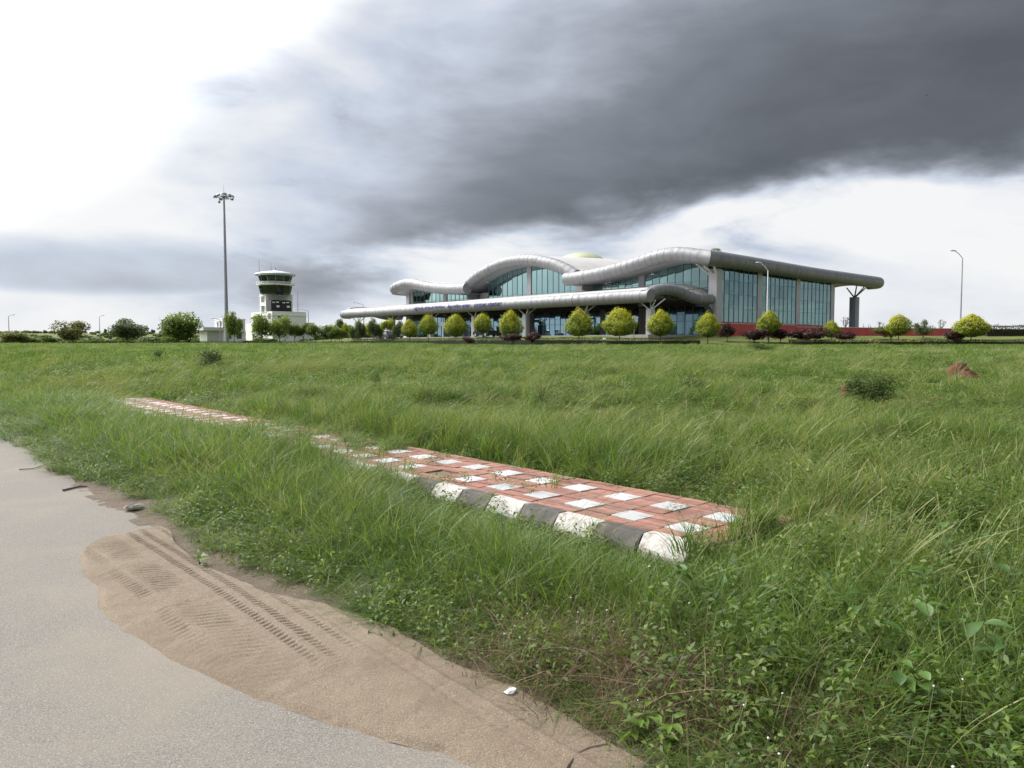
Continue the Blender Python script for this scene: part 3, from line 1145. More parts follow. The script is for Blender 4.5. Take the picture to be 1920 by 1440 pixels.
front_pt = lambda s, z, o: (-o, s, z)
fpiers = [12.4, 24.2, 36.95, 48.6, 61.4]
bays = [(1.6, 12.35, prof_A, -0.90), (13.45, 24.15, prof_A, -0.90), (26.3, 36.9, prof_B, -0.70), (37.9, 48.5, prof_B, -0.70), (50.7, 61.3, prof_C, -0.90), (62.4, 73.2, prof_C, -0.90)]
for k, (b0, b1, pr, off) in enumerate(bays):
    glazed_bay(front_pt, b0, b1, 8, [5.76, 7.63], (lambda pr, off: (lambda s: pr(s) + off))(pr, off), M_GLASS, seed=30 + k)
for b0, b1, top in ((12.35, 13.45, 9.3), (24.15, 26.3, 8.4), (36.9, 37.9, 12.3), (48.5, 50.7, 8.4), (61.3, 62.4, 9.3), (73.2, 74.8, 10.0)):
    pier('wall_pier', -0.16, 0.45, b0, b1, [4.5, 5.76, 7.63, top])
pier('corner_pier', -0.5, 0.5, 74.0, 75.2, [-0.6] + ROWS + [9.5])
# dark wall above the entrance glazing, and the glazing itself
m = MB(); m.box(-0.08, 0.3, 1.0, 74.0, 4.25, 5.70)
m.build('lintel_wall', mat('dark_brown_fascia', (0.045, 0.035, 0.032), 0.6), term)
gtop = lambda s: 4.24
for k, (b0, b1, nc) in enumerate(((1.2, 12.0, 8), (13.4, 20.0, 5), (21.0, 36.2, 12), (37.6, 48.4, 8), (50.2, 60.4, 8), (62.0, 73.4, 9))):
    glazed_bay(front_pt, b0, b1, nc, [0.24, 2.15, 3.1], gtop, M_GLASS_DARK, name='entrance_glazing', seed=60 + k)
for b0, b1 in ((12.0, 13.4), (20.0, 21.0), (36.2, 37.6), (48.4, 50.2), (60.4, 62.0), (73.4, 74.0)):
    m = MB(); m.box(-0.1, 0.4, b0, b1, 0.1, 4.24); m.build('entrance_pier', mat('grey_stone', (0.20, 0.19, 0.19), 0.6, var=0.1), term)
# airside wall: big glazed openings, so the sky shows through the hall
back_pt = lambda s, z, o: (34.0 + o, s, z)
for k, (b0, b1, pr) in enumerate(((1.5, 12, prof_A), (13.6, 24, prof_A), (26.4, 36.6, prof_B), (38.2, 48.4, prof_B), (51, 61, prof_C), (62.6, 73, prof_C))):
    glazed_bay(back_pt, b0, b1, 6, [0.3, 2.6, 4.9], lambda s: 5.6, M_GLASS, name='airside_glazing', mull=0.25, seed=90 + k)
    m = MB(); m.box(33.85, 34.2, b0, b1, 5.62, 9.0); m.build('airside_wall', M_SOFFIT, term)
for b0, b1 in ((0.25, 1.5), (12, 13.6), (24, 26.4), (36.6, 38.2), (48.4, 51), (61, 62.6), (73, 74.8)):
    m = MB(); m.box(33.9, 34.4, b0, b1, 0.1, 9.0); m.build('airside_pier', M_PIER, term)
left_pt = lambda s, z, o: (s, 74.9 + o, z)
for k, (a0, a1) in enumerate(((1, 10.5), (11.5, 21.5), (22.5, 33))):
    glazed_bay(left_pt, a0, a1, 5, [0.4, 3.9, 7.6], lambda s: 9.0, M_GLASS, name='end_wall_glazing', mull=0.1, seed=110 + k)
for a0, a1 in ((10.5, 11.5), (21.5, 22.5)):
    m = MB(); m.box(a0, a1, 74.7, 75.1, 0.1, 9.1); m.build('wall_pier', M_PIER, term)


def text_mesh(name, body, size, mtl):
    cu = bpy.data.curves.new(name, 'FONT')
    cu.body = body
    cu.size = size
    cu.extrude = 0.03
    cu.align_x = 'LEFT'
    t = bpy.data.objects.new(name, cu)
    COL.objects.link(t)
    dg = bpy.context.evaluated_depsgraph_get()
    me = bpy.data.meshes.new_from_object(t.evaluated_get(dg))
    bpy.data.objects.remove(t)
    me.materials.clear()
    me.materials.append(mtl)
    return me


def sign_text(body, b_left, b_right, z, h):
    me = text_mesh('sign_lettering', body, 1.0, M_LETTER)
    n = len(me.vertices)
    co = np.empty(n * 3, np.float32)
    me.vertices.foreach_get('co', co)
    co = co.reshape(-1, 3)
    mn, mx = co.min(0), co.max(0)
    sx = (b_left - b_right) / (mx[0] - mn[0])
    sy = h / (mx[1] - mn[1])
    out = np.empty_like(co)
    zz = z + (co[:, 1] - mn[1]) * sy
    # letters stand just off the curved cladding
    off = np.sqrt(np.maximum(CR ** 2 - (zz - CZ) ** 2, 0.01))
    out[:, 0] = CAN - off - 0.05 - co[:, 2]
    out[:, 1] = b_left - (co[:, 0] - mn[0]) * sx
    out[:, 2] = zz
    me.vertices.foreach_set('co', out.ravel())
    me.update()
    return link('sign_lettering', me, term)


sign_text('\u0cae\u0cc8\u0cb8\u0cc2\u0cb0\u0cc1 \u0cb5\u0cbf\u0cae\u0cbe\u0ca8 \u0ca8\u0cbf\u0cb2\u0ccd\u0ca6\u0cbe\u0ca3', 49.7, 40.9, 4.55, 0.78)
sign_text('\u092e\u0948\u0938\u0942\u0930 \u0935\u093f\u092e\u093e\u0928 \u0915\u094d\u0937\u0947\u0924\u094d\u0930', 40.1, 34.2, 4.55, 0.78)
sign_text('MYSORE AIRPORT', 33.1, 26.5, 4.60, 0.58)

# floodlights on brackets under the wing roofs, small and white
for a, b, z in ((-1.2, 9.9, 8.9), (-1.2, 18.0, 8.3), (-1.0, 47.5, 10.1), (-0.9, 19.0 + 0.0, 8.2)):
    m = MB(); m.tube([(0, b, z - .15), (a, b, z)], 0.035, 6); m.box(a - .25, a + .05, b - .14, b + .14, z - .05, z + .12)
    m.build('wall_floodlight', M_WHITE, term)

# ------------------------------------------------------------------ garden walls
def wall_run(name, label, p0, p1, z_top, z_base, th, notch=None):
    d = (p1 - p0); L = d.length; ang = math.atan2(d.y, d.x)
    t = thing(name, label, 'wall', (p0.x, p0.y, z_base), ang)
    m = MB(); m.box(0, L, 0, th, -0.5, z_top - z_base - 0.10)
    m.build('wall_face', M_RED, t)
    m = MB()
    n = max(2, int(L / 2.4))
    for k in range(n):
        c = MB(); c.box(L * k / n + 0.006, L * (k + 1) / n - 0.006, -0.05, th + 0.05, z_top - z_base - 0.098, z_top - z_base)
        c.build('coping', M_COPE, t)
    return t


def flat(x, Y):
    return Vector((col_x(x, Y), Y, 0))


wall_run('planter_wall', 'red painted planter wall with pale coping below the glazed side', flat(1347, 96.6), flat(1490, 106.0), 4.36, 2.55, 0.35)
wall_run('garden_wall', 'lower red garden wall running on past the blue-grey apron column', flat(1491, 106.5), flat(1662, 114.8), 4.13, 2.55, 0.3)
wall_run('boundary_wall', 'thin-topped red boundary wall behind the flower bed, ending at brown hedge', flat(1663, 114.9), flat(1856, 121.0), 4.12, 2.55, 0.3)

# ------------------------------------------------------------------ control tower
TY = 158.0
TB = 2.0
tower = thing('control_tower', 'pale green air traffic control tower with round glass cab and black tanks', 'control tower', (col_x(512.5, TY), TY, TB), TH)
PXM = TY / FPX                     # metres per photo pixel at the tower
hh = lambda y: (640 - y) * PXM     # height above the tower's ground for a photo row


def dx_local(px_x, along):
    """distance along the right ('v') or left ('u') face for a pixel offset from the near corner"""
    dxm = (px_x - 518) * PXM
    return dxm / VD.x if along == 'v' else dxm / UD.x


vb, ub = dx_local(569, 'v'), dx_local(452, 'u')
m = MB(); m.box(0, vb, 0, ub, -1, hh(582)); m.build('base_block', M_TOWERW, tower)
m = MB(); m.box(-0.15, vb + 0.15, -0.15, ub + 0.15, hh(590), hh(588.6)); m.build('string_course', M_TOWERW, tower)
m = MB(); m.box(0.4, vb - 1.5, ub, ub + 4.2, -1, hh(603)); m.build('side_wing', M_TOWERW, tower)
m = MB(); m.box(vb, vb + 2.6, 1.2, ub - 1, -1, hh(602)); m.build('annex_block', M_TOWERW, tower)
sb0, sb1 = 0.0, 0.0
# shaft: near corner at column 501
oc = Vector(((501 - 518) * PXM, 2.0, 0))
la, lb = oc.x * VD.x + oc.y * VD.y, oc.x * UD.x + oc.y * UD.y
SV, SU = 40 * PXM / VD.x, 19 * PXM / -UD.x
m = MB(); m.box(la, la + SV, lb, lb + SU, hh(584), hh(548)); m.build('shaft', M_TOWERW, tower)
M_PANEL = mat('grey_green_panel', (0.52, 0.55, 0.50), 0.8, var=0.05)
m = MB(); m.box(la + 0.5, la + SV - 0.4, lb - 0.06, lb + 0.02, hh(580), hh(551)); m.build('shaft_panel', M_PANEL, tower)
M_WIN = mat('dark_window_glass', (0.07, 0.08, 0.085), 0.15)


def window(parent, face, c, z0, z1, wd, depth_at):
    """face 'u': on the left face (normal -v), c along u;  face 'v': on the right face (normal -u), c along v"""
    f = MB(); g = MB(); s = MB()
    if face == 'u':
        x = depth_at
        f.box(x - 0.05, x + 0.02, c - wd / 2 - 0.1, c + wd / 2 + 0.1, z0 - 0.1, z1 + 0.1)
        g.box(x - 0.07, x - 0.04, c - wd / 2, c + wd / 2, z0, z1)
        s.box(x - 0.6, x, c - wd / 2 - 0.2, c + wd / 2 + 0.2, z1 + 0.14, z1 + 0.24)
    else:
        y = depth_at
        f.box(c - wd / 2 - 0.1, c + wd / 2 + 0.1, y - 0.05, y + 0.02, z0 - 0.1, z1 + 0.1)
        g.box(c - wd / 2, c + wd / 2, y - 0.07, y - 0.04, z0, z1)
        s.box(c - wd / 2 - 0.2, c + wd / 2 + 0.2, y - 0.6, y, z1 + 0.14, z1 + 0.24)
    o = f.build('window', M_WHITE, parent)
    g.build('pane', M_WIN, o)
    s.build('sunshade', M_TOWERW, o)


for y0, y1 in ((564, 555), (582, 573)):
    window(tower, 'u', lb + SU * 0.5, hh(y0), hh(y1), 1.5, la)
for q, y0, y1, wd in ((ub * .86, 599, 592, .7), (ub * .62, 596, 591, 1.1), (ub * .12, 597, 588, 1.4), (ub * .9, 616, 607, .7), (ub * .9, 636, 626, .7), (ub * .75, 616, 607, .7)):
    window(tower, 'u', q, hh(y0), hh(y1), wd, 0)
for q, y0, y1, wd in ((vb * .22, 596, 591, 0.9), (vb * .5, 614, 610, 1.0), (vb * .22, 602, 598, .7)):
    window(tower, 'v', q, hh(y0), hh(y1), wd, 0)
cxm = Vector(((514 - 518) * PXM, 4.0, 0))
ca, cb_ = cxm.x * VD.x + cxm.y * VD.y, cxm.x * UD.x + cxm.y * UD.y
N8 = 12
cab = MB(); cab.lathe([(27.5 * PXM, hh(549)), (27.5 * PXM, hh(547.8)), (30.8 * PXM, hh(533.6)), (30.8 * PXM, hh(533))], N8, ca, cb_, 0.13)
cabo = cab.build('lower_cab', M_GLASS_TOWER, tower)
m = MB(); m.lathe([(26.2 * PXM, hh(549)), (26.2 * PXM, hh(533))], N8, ca, cb_); m.build('lower_cab_core', mat('cab_core', (0.13, 0.17, 0.15), 0.8), tower)
m = MB(); m.lathe([(29 * PXM, hh(533)), (35.5 * PXM, hh(532)), (35.5 * PXM, hh(530.4)), (29 * PXM, hh(530))], 24, ca, cb_); bal = m.build('balcony', M_TOWERW, tower)
rl = MB()
for r_, z in ((35, hh(526.5)), (35, hh(528.3))):
    rl.tube([(ca + r_ * PXM * math.cos(t), cb_ + r_ * PXM * math.sin(t), z) for t in np.linspace(0, 2 * math.pi, 25)], 0.035, 5, False)
for t in np.linspace(0, 2 * math.pi, 25)[:-1]:
    rl.tube([(ca + 35 * PXM * math.cos(t), cb_ + 35 * PXM * math.sin(t), hh(531)), (ca + 35 * PXM * math.cos(t), cb_ + 35 * PXM * math.sin(t), hh(526.5))], 0.03, 4)
rl.build('railing', M_WHITE, bal)
# upper cab: sloping panes between posts
fr = MB()
r0, r1, z0, z1 = 26.5 * PXM, 31 * PXM, hh(530), hh(514)
corner = lambda r, k: (ca + r * math.cos(2 * math.pi * k / N8 + .13), cb_ + r * math.sin(2 * math.pi * k / N8 + .13))
for k in range(N8):
    a0, a1 = corner(r0, k), corner(r1, k)
    fr.tube([(*a0, z0), (*a1, z1)], 0.07, 5)
fr.lathe([(r0 + .05, z0 - .2), (r0 + .12, z0 + .5)], N8, ca, cb_, .13)
ucab = fr.build('upper_cab', mat('cab_frame', (0.22, 0.25, 0.26), 0.5), tower)
rnd = random.Random(2)
for k in range(N8):
    c0, c1, d0, d1 = corner(r0, k), corner(r0, k + 1), corner(r1, k), corner(r1, k + 1)
    m = MB(); m.add([(*c0, z0 + .5), (*c1, z0 + .5), (*d1, z1), (*d0, z1)], [(0, 1, 2, 3)])
    m.build('cab_pane', M_GLASS_TOWER, ucab)
desk = MB(); desk.lathe([(r0 * .5, z0), (r0 * .55, z0 + 1.0), (r0 * .5, z0 + 1.05)], 10, ca, cb_); desk.build('console', M_DARK, ucab)
roof = MB(); roof.lathe([(30 * PXM, hh(514.6)), (36.5 * PXM, hh(513.6)), (38 * PXM, hh(512)), (37.2 * PXM, hh(510.2)), (29 * PXM, hh(508)), (12 * PXM, hh(505)), (3 * PXM, hh(503.6)), (2.4 * PXM, hh(502.8))], 28, ca, cb_)
ro = roof.build('cab_roof', mat('cab_roof_metal', (0.50, 0.53, 0.58), 0.4, 0.3), tower, smooth=True)
m = MB(); m.lathe([(2.2 * PXM, hh(503.2)), (1.9 * PXM, hh(501.5)), (1.0 * PXM, hh(500.5)), (0.6 * PXM, hh(498))], 10, ca, cb_); m.build('beacon', M_GALV, ro)
for (px_, y0, y1) in ((483.5, 510, 481), (506, 505, 489)):
    off = (px_ - 514) * PXM
    m = MB(); m.tube([(ca + off * VD.x, cb_ + off * UD.x, hh(y0)), (ca + off * VD.x, cb_ + off * UD.x, hh(y1))], [0.09, 0.03], 6); m.build('whip_antenna', M_GALV, ro)
for (px_, y0, y1) in ((560, 582, 544), (548, 582, 555)):
    off = (px_ - 518) * PXM
    q = Vector((off, 2.5, 0))
    m = MB(); m.tube([(q.dot(VD), q.dot(UD), hh(y0)), (q.dot(VD), q.dot(UD), hh(y1))], [0.07, 0.03], 6); m.build('whip_antenna', M_GALV, tower)
# black water tanks on the lower roof
for k, (xa, xb) in enumerate(((517.5, 532), (532.5, 547.5))):
    va, vb_ = dx_local(xa, 'v') , dx_local(xb, 'v')
    m = MB()
    nseg = 12
    pts = []
    w_ = (vb_ - va) / 2
    for q in range(nseg + 1):
        t = math.pi * q / nseg
        pts.append((va + w_ - w_ * math.cos(t) * 1.0, hh(563) + 0.28 * math.sin(t)))
    poly = [(va, hh(582))] + pts + [(vb_, hh(582))]
    n = len(poly)
    m.add([(p[0], 0.3, p[1]) for p in poly] + [(p[0], 2.3, p[1]) for p in poly], [tuple(range(n)), tuple(range(2 * n - 1, n - 1, -1))] + [(i, n + i, n + (i + 1) % n, (i + 1) % n) for i in range(n)])
    tk = m.build('water_tank', M_BLACK, tower)
    for (sx0, sx1, sz0, sz1) in ((.55, .85, 571, 574.6), (.12, .38, 564.5, 566.5), (.5, .8, 564, 565.8)):
        w2 = vb_ - va
        m = MB(); m.box(va + w2 * sx0, va + w2 * sx1, 0.26, 0.302, hh(sz1), hh(sz0)); m.build('tank_marking', M_WHITE, tk)

# low white block beside the mast
tl = thing('service_block', 'low white service building with overhanging porch slab beside the tall mast', 'building', (col_x(420, 150), 150.0, 1.6), TH)
k_ = 150 / FPX
m = MB(); m.box(0, 4.6, 0, 4.5, -0.6, 46 * k_); m.build('wall', M_WHITE, tl)
m = MB(); m.box(-0.1, 4.7, -0.1, 4.6, 46.1 * k_, 47.5 * k_); m.build('parapet', M_WHITE, tl)
m = MB(); m.box(-4.0, 1.0, -0.4, 5.4, 25 * k_, 31 * k_); m.build('porch_slab', mat('porch_concrete', (0.50, 0.50, 0.49), 0.8), tl)
m = MB(); m.box(-3.0, 0.0, 0.4, 4.8, -0.6, 24.8 * k_); m.build('porch_wall', mat('porch_wall', (0.42, 0.45, 0.42), 0.8), tl)
for q in (1.0, 2.8):
    window(tl, 'u', q, 33 * k_, 41 * k_, 0.9, 0)
for q in (1.2, 3.3):
    window(tl, 'v', q, 10 * k_, 20 * k_, 1.0, 0)
    window(tl, 'v', q, 30 * k_, 38 * k_, 1.0, 0)

# ------------------------------------------------------------------ high mast and street lamps
MY = 118.0
mb_ = at_depth(425.5, 641, MY)
mt_ = at_depth(418.3, 369, MY)
mast = thing('high_mast', 'very tall grey floodlight mast with a ring of lamps at its head', 'light mast', (mb_.x, MY, mb_.z - 0.3))
H = mt_.z - mb_.z + 0.3
m = MB(); m.tube([(0, 0, 0), (0, 0, H * .33), (0, 0, H * .66), (0, 0, H)], [0.34, 0.27, 0.21, 0.14], 14); o = m.build('pole', M_GALV, mast); autosmooth(o)
m = MB(); m.lathe([(0.46, 0), (0.46, 0.06), (0.36, 0.07)], 14); m.build('base_plate', M_GALV, mast)
m = MB(); m.lathe([(0.25, H - 0.2), (0.5, H + 0.1), (0.45, H + 0.5), (0.38, H + 0.6)], 12); m.build('head_frame', M_GALV, mast)
rg = MB(); rg.tube([(1.05 * math.cos(t), 1.05 * math.sin(t), H - 0.05) for t in np.linspace(0, 2 * math.pi, 25)], 0.05, 6, False)
for t in np.linspace(0, 2 * math.pi, 7)[:-1]:
    rg.tube([(0.2 * math.cos(t), 0.2 * math.sin(t), H), (1.05 * math.cos(t), 1.05 * math.sin(t), H - 0.05)], 0.035, 5)
rg.build('lamp_ring', M_GALV, mast)
m = MB(); m.tube([(0, 0, H + .55), (0, 0, H + 1.9)], [0.03, 0.015], 6); m.build('lightning_rod', M_GALV, mast)
for k in range(9):
    t = 2 * math.pi * k / 9 + 0.2
    c, s = math.cos(t), math.sin(t)
    m = MB()
    tilt = 0.25 * (-1) ** k
    R = Matrix.Translation((1.4 * c, 1.4 * s, H + 0.12 * (-1) ** k)) @ Matrix.Rotation(t, 4, 'Z') @ Matrix.Rotation(0.6 + tilt, 4, 'Y')
    b = MB(); b.box(-0.16, 0.16, -0.22, 0.22, -0.10, 0.10); b.box(-0.21, 0.21, -0.27, 0.27, -0.16, -0.10)
    m.add([R @ Vector(v) for v in b.v], b.f)
    m.tube([(1.05 * c, 1.05 * s, H - .05), (1.38 * c, 1.38 * s, H + 0.1 * (-1) ** k)], 0.03, 5)
    m.build('floodlight', mat('floodlight_body', (0.22, 0.23, 0.26), 0.5, 0.3), mast)
m = MB(); m.lathe([(0.12, H - 1.0), (0.2, H - 0.9), (0.2, H - .7), (0.1, H - .6)], 8, -0.75, 0); m.tube([(-.75, 0, H - .6), (-.75, 0, H)], .025, 4); m.build('hook_block', M_GALV, mast)


def lamp(px_x, base_y, top_y, Y, label, side=-1, arm=1.7, pole_m=None, ground_z=None, rise=0.55, rot=None):
    gz = ground_z if ground_z is not None else TZ(col_x(px_x, Y), Y)
    top = at_depth(px_x, top_y, Y).z
    t = thing('street_lamp', label, 'street lamp', (col_x(px_x, Y), Y, gz), rot or 0.0, 'street lamps around the terminal')
    h = top - gz
    m = MB(); m.tube([(0, 0, -0.2), (0, 0, h * .5), (0, 0, h)], [0.10, 0.08, 0.055], 10); o = m.build('pole', pole_m or M_GALV, t); autosmooth(o)
    m = MB(); m.lathe([(0.16, 0), (0.16, 0.35), (0.12, 0.4)], 10); m.build('base_sleeve', M_GALV, t)
    m = MB(); m.tube([(0, 0, h - .02), (side * arm * .45, 0, h + rise * .55), (side * arm, 0, h + rise)], 0.04, 8); m.build('arm', pole_m or M_GALV, t)
    hd = MB()
    x0 = side * arm
    ring = []
    n = 8
    for (f, ww, hh_) in ((0, .06, .05), (0.15, .13, .08), (0.5, .15, .09), (0.7, .08, .04)):
        ring.append([(x0 + side * (f - .1), ww * math.cos(2 * math.pi * k / n), h + rise + .02 + f * .05 + hh_ * math.sin(2 * math.pi * k / n)) for k in range(n)])
    vs = [v for r in ring for v in r]
    fs = [(i * n + k, i * n + (k + 1) % n, (i + 1) * n + (k + 1) % n, (i + 1) * n + k) for i in range(3) for k in range(n)]
    fs += [tuple(range(n)), tuple(3 * n + k for k in range(n))]
    hd.add(vs, fs)
    hd.build('lamp_head', mat('lamp_head_grey', (0.45, 0.46, 0.48), 0.5), t, smooth=True)
    return t


lamp(1797, 632, 484, 88, 'tall single-arm street lamp rising behind the golden shrub past the red wall', arm=0.9, rise=0.85)
lamp(1436, 632, 507, 90, 'white street lamp standing in front of the glazed terminal side', arm=0.9, pole_m=M_WHITE, rise=0.9)
lamp(580, 640, 583, 150, 'street lamp with level arm beside the control tower base', arm=2.2, rise=0.35)
lamp(683.5, 635, 572, 150, 'street lamp rising above the canopy end of the terminal', arm=1.7, rise=0.5)
lamp(415, 641, 600, 125, 'short street lamp in front of the low white service building', arm=1.0, rise=0.3)
lamp(350, 641, 594, 200, 'street lamp half hidden behind the bushiest roadside tree', side=1, arm=0.5, rise=0.4)
lamp(190, 642, 594, 175, 'street lamp between two dark roadside trees by the hedge', side=1, arm=0.6, rise=0.3)
lamp(20.5, 644, 593, 160, 'street lamp at the low yellowish tree near the end of the hedge', side=1, arm=0.8, rise=0.3)


def board(px_x, y_top, y_bot, wpx, hpx, Y, label, gz=None):
    t = thing('sign_board', label, 'sign', (col_x(px_x, Y), Y, gz if gz is not None else TZ(col_x(px_x, Y), Y)), 0.25)
    z1 = at_depth(px_x, y_top, Y).z - t.location.z
    s = Y / FPX
    m = MB(); m.tube([(0, 0.05, -0.2), (0, 0.05, z1)], 0.06, 8); m.build('post', M_WHITE, t)
    m = MB(); m.box(-wpx * s / 2, wpx * s / 2, -0.04, 0.0, z1 - hpx * s, z1); p = m.build('panel', M_WHITE, t)
    m = MB()
    for x0, x1 in ((-wpx * s / 2, -wpx * s / 2 + .04), (wpx * s / 2 - .04, wpx * s / 2)):
        m.box(x0, x1, -0.055, -0.041, z1 - hpx * s, z1)
    m.build('panel_frame', M_GALV, p)


board(831, 604, 631, 9, 7, 106, 'small blank white sign on a post between two golden shrubs')
board(1188, 592, 627, 7, 8, 86, 'narrow white sign on a post beside the widest golden shrub')

cb = thing('equipment_cabinet', 'white equipment cabinet at the foot of the terminal corner', 'cabinet', (col_x(1329, 95), 95.0, TZ(col_x(1329, 95), 95)), 0.4)
m = MB(); m.box(-0.45, 0.45, -0.3, 0.3, 0.1, 1.0); m.build('body', M_WHITE, cb)
m = MB(); m.box(-0.5, 0.5, -0.35, 0.35, 0.0, 0.1); m.build('base', M_COPE, cb)
m = MB(); m.lathe([(0.24, 0), (0.24, 0.03)], 14)
R = Matrix.Translation((0, -0.305, 0.58)) @ Matrix.Rotation(math.pi / 2, 4, 'X')
q = MB(); q.add([R @ Vector(v) for v in m.v], m.f); q.build('fan_grille', M_MULL, cb)

# ------------------------------------------------------------------ parked cars, mostly hidden by the hedge


def car(x, Y, rz, color, label):
    p = Vector((col_x(x, Y), Y, 0)); p.z = TZ(p.x, p.y) + 0.02
    t = thing('parked_car', label, 'car', p, rz, 'cars parked by the terminal canopy')
    paint = mat('car_paint_%s' % color[0], color[1], 0.25, 0.2)

    def loft(prof, w0, w1, z_split):
        n = len(prof)
        b = MB()
        ws = []
        for (x_, z_) in prof:
            ws.append(w0 if z_ <= z_split else w1)
        b.add([(q[0], -w, q[1]) for q, w in zip(prof, ws)] + [(q[0], w, q[1]) for q, w in zip(prof, ws)],
              [tuple(range(n)), tuple(range(2 * n - 1, n - 1, -1))] + [(i, n + i, n + (i + 1) % n, (i + 1) % n) for i in range(n)])
        return b
    body = loft([(-1.95, .35), (-2.0, .6), (-1.9, .88), (-1.2, .95), (0.9, .97), (1.75, .80), (1.98, .62), (1.95, .35), (1.55, .26), (-1.55, .26)], .80, .80, 9)
    bo = body.build('body', paint, t)
    cab_ = loft([(-1.55, .93), (-1.15, 1.38), (-0.3, 1.48), (0.25, 1.44), (1.0, .95)], .77, .62, 1.0)
    co = cab_.build('cabin', M_WIN, t)
    rf = loft([(-1.2, 1.36), (-1.15, 1.40), (-0.3, 1.505), (0.25, 1.46), (0.32, 1.40)], .64, .64, 9)
    rf.build('roof_panel', paint, t)
    for sx in (-1.25, 1.25):
        for sy in (-0.74, 0.74):
            w = MB(); w.lathe([(0.30, -.09), (0.31, 0), (0.30, .09)], 16)
            R = Matrix.Translation((sx, sy, 0.30)) @ Matrix.Rotation(math.pi / 2, 4, 'X')
            o = MB(); o.add([R @ Vector(v) for v in w.v], w.f); wh = o.build('wheel', mat('tyre', (0.02, 0.02, 0.02), 0.8), t)
            w = MB(); w.lathe([(0.19, -.095), (0.19, .095)], 12)
            o = MB(); o.add([R @ Vector(v) for v in w.v], w.f); o.build('rim', M_GALV, wh)
    for sy in (-.6, .6):
        w = MB(); w.box(1.90, 1.99, sy - .14, sy + .14, .60, .74); w.build('headlight', M_WHITE, t)


car(909, 109.5, math.radians(128), ('black', (0.02, 0.02, 0.022)), 'black car parked under the canopy near the narrow column')
car(721, 124, math.radians(140), ('grey', (0.10, 0.10, 0.115)), 'grey car parked behind the hedge at the far canopy end')
car(738, 127, math.radians(140), ('white', (0.7, 0.7, 0.7)), 'white car parked behind the hedge beside a grey car')

# ------------------------------------------------------------------ foliage tools
def leaf_cards(P, N, size, aspect, rng, tint, fold=0.25):
    """diamond leaves: centres P, rough normals N"""
    n = len(P)
    N = N / np.maximum(np.linalg.norm(N, axis=1, keepdims=True), 1e-6)
    A = rng.normal(size=(n, 3))
    T = A - (A * N).sum(1, keepdims=True) * N
    T /= np.maximum(np.linalg.norm(T, axis=1, keepdims=True), 1e-6)
    B = np.cross(N, T)
    s = (size * rng.uniform(0.6, 1.35, n))[:, None]
    V = np.empty((n, 4, 3))
    V[:, 0] = P - T * s
    V[:, 1] = P - B * s * aspect + N * s * fold
    V[:, 2] = P + T * s
    V[:, 3] = P + B * s * aspect + N * s * fold
    F = np.arange(n * 4).reshape(n, 4)
    return V.reshape(-1, 3), F, np.repeat(tint, 4)


def sphere_dirs(n, rng):
    d = rng.normal(size=(n, 3))
    return d / np.linalg.norm(d, axis=1, keepdims=True)


def lump(d, seed, f=2.2):
    out = np.empty(len(d))
    for i, v in enumerate(d):
        out[i] = mnoise.noise(Vector(v * f) + Vector((seed * 3.1, seed * 1.7, 0)))
    return out


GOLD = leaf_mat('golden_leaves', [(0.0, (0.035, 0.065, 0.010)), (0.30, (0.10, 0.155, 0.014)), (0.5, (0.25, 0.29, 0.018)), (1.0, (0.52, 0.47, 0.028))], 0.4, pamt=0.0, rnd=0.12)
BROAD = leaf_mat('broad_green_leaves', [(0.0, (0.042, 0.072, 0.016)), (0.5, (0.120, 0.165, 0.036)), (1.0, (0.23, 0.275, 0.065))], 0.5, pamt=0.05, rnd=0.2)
GREYG = leaf_mat('grey_green_leaves', [(0.0, (0.036, 0.055, 0.025)), (0.5, (0.085, 0.112, 0.050)), (1.0, (0.16, 0.19, 0.09))], 0.4, pamt=0.05, rnd=0.2)
OLIVE = leaf_mat('olive_leaves', [(0.0, (0.042, 0.052, 0.015)), (0.5, (0.115, 0.12, 0.036)), (1.0, (0.22, 0.20, 0.06))], 0.45, pamt=0.05, rnd=0.2)
MAROON = leaf_mat('maroon_leaves', [(0.0, (0.016, 0.007, 0.008)), (0.6, (0.05, 0.018, 0.02)), (1.0, (0.11, 0.045, 0.03))], 0.2, pamt=0.1, rnd=0.2)
HEDGE = leaf_mat('hedge_leaves', [(0.0, (0.02, 0.034, 0.010)), (0.5, (0.055, 0.078, 0.020)), (1.0, (0.135, 0.155, 0.035))], 0.3, pscale=0.8, pamt=0.2)
BROWNH = leaf_mat('brown_hedge_leaves', [(0.0, (0.022, 0.026, 0.010)), (0.5, (0.055, 0.050, 0.018)), (1.0, (0.13, 0.075, 0.03))], 0.25, pscale=0.6, pamt=0.25)
SHRUBM = leaf_mat('meadow_shrub_leaves', [(0.0, (0.030, 0.052, 0.015)), (0.5, (0.072, 0.112, 0.030)), (1.0, (0.135, 0.185, 0.055))], 0.4, pamt=0.1)


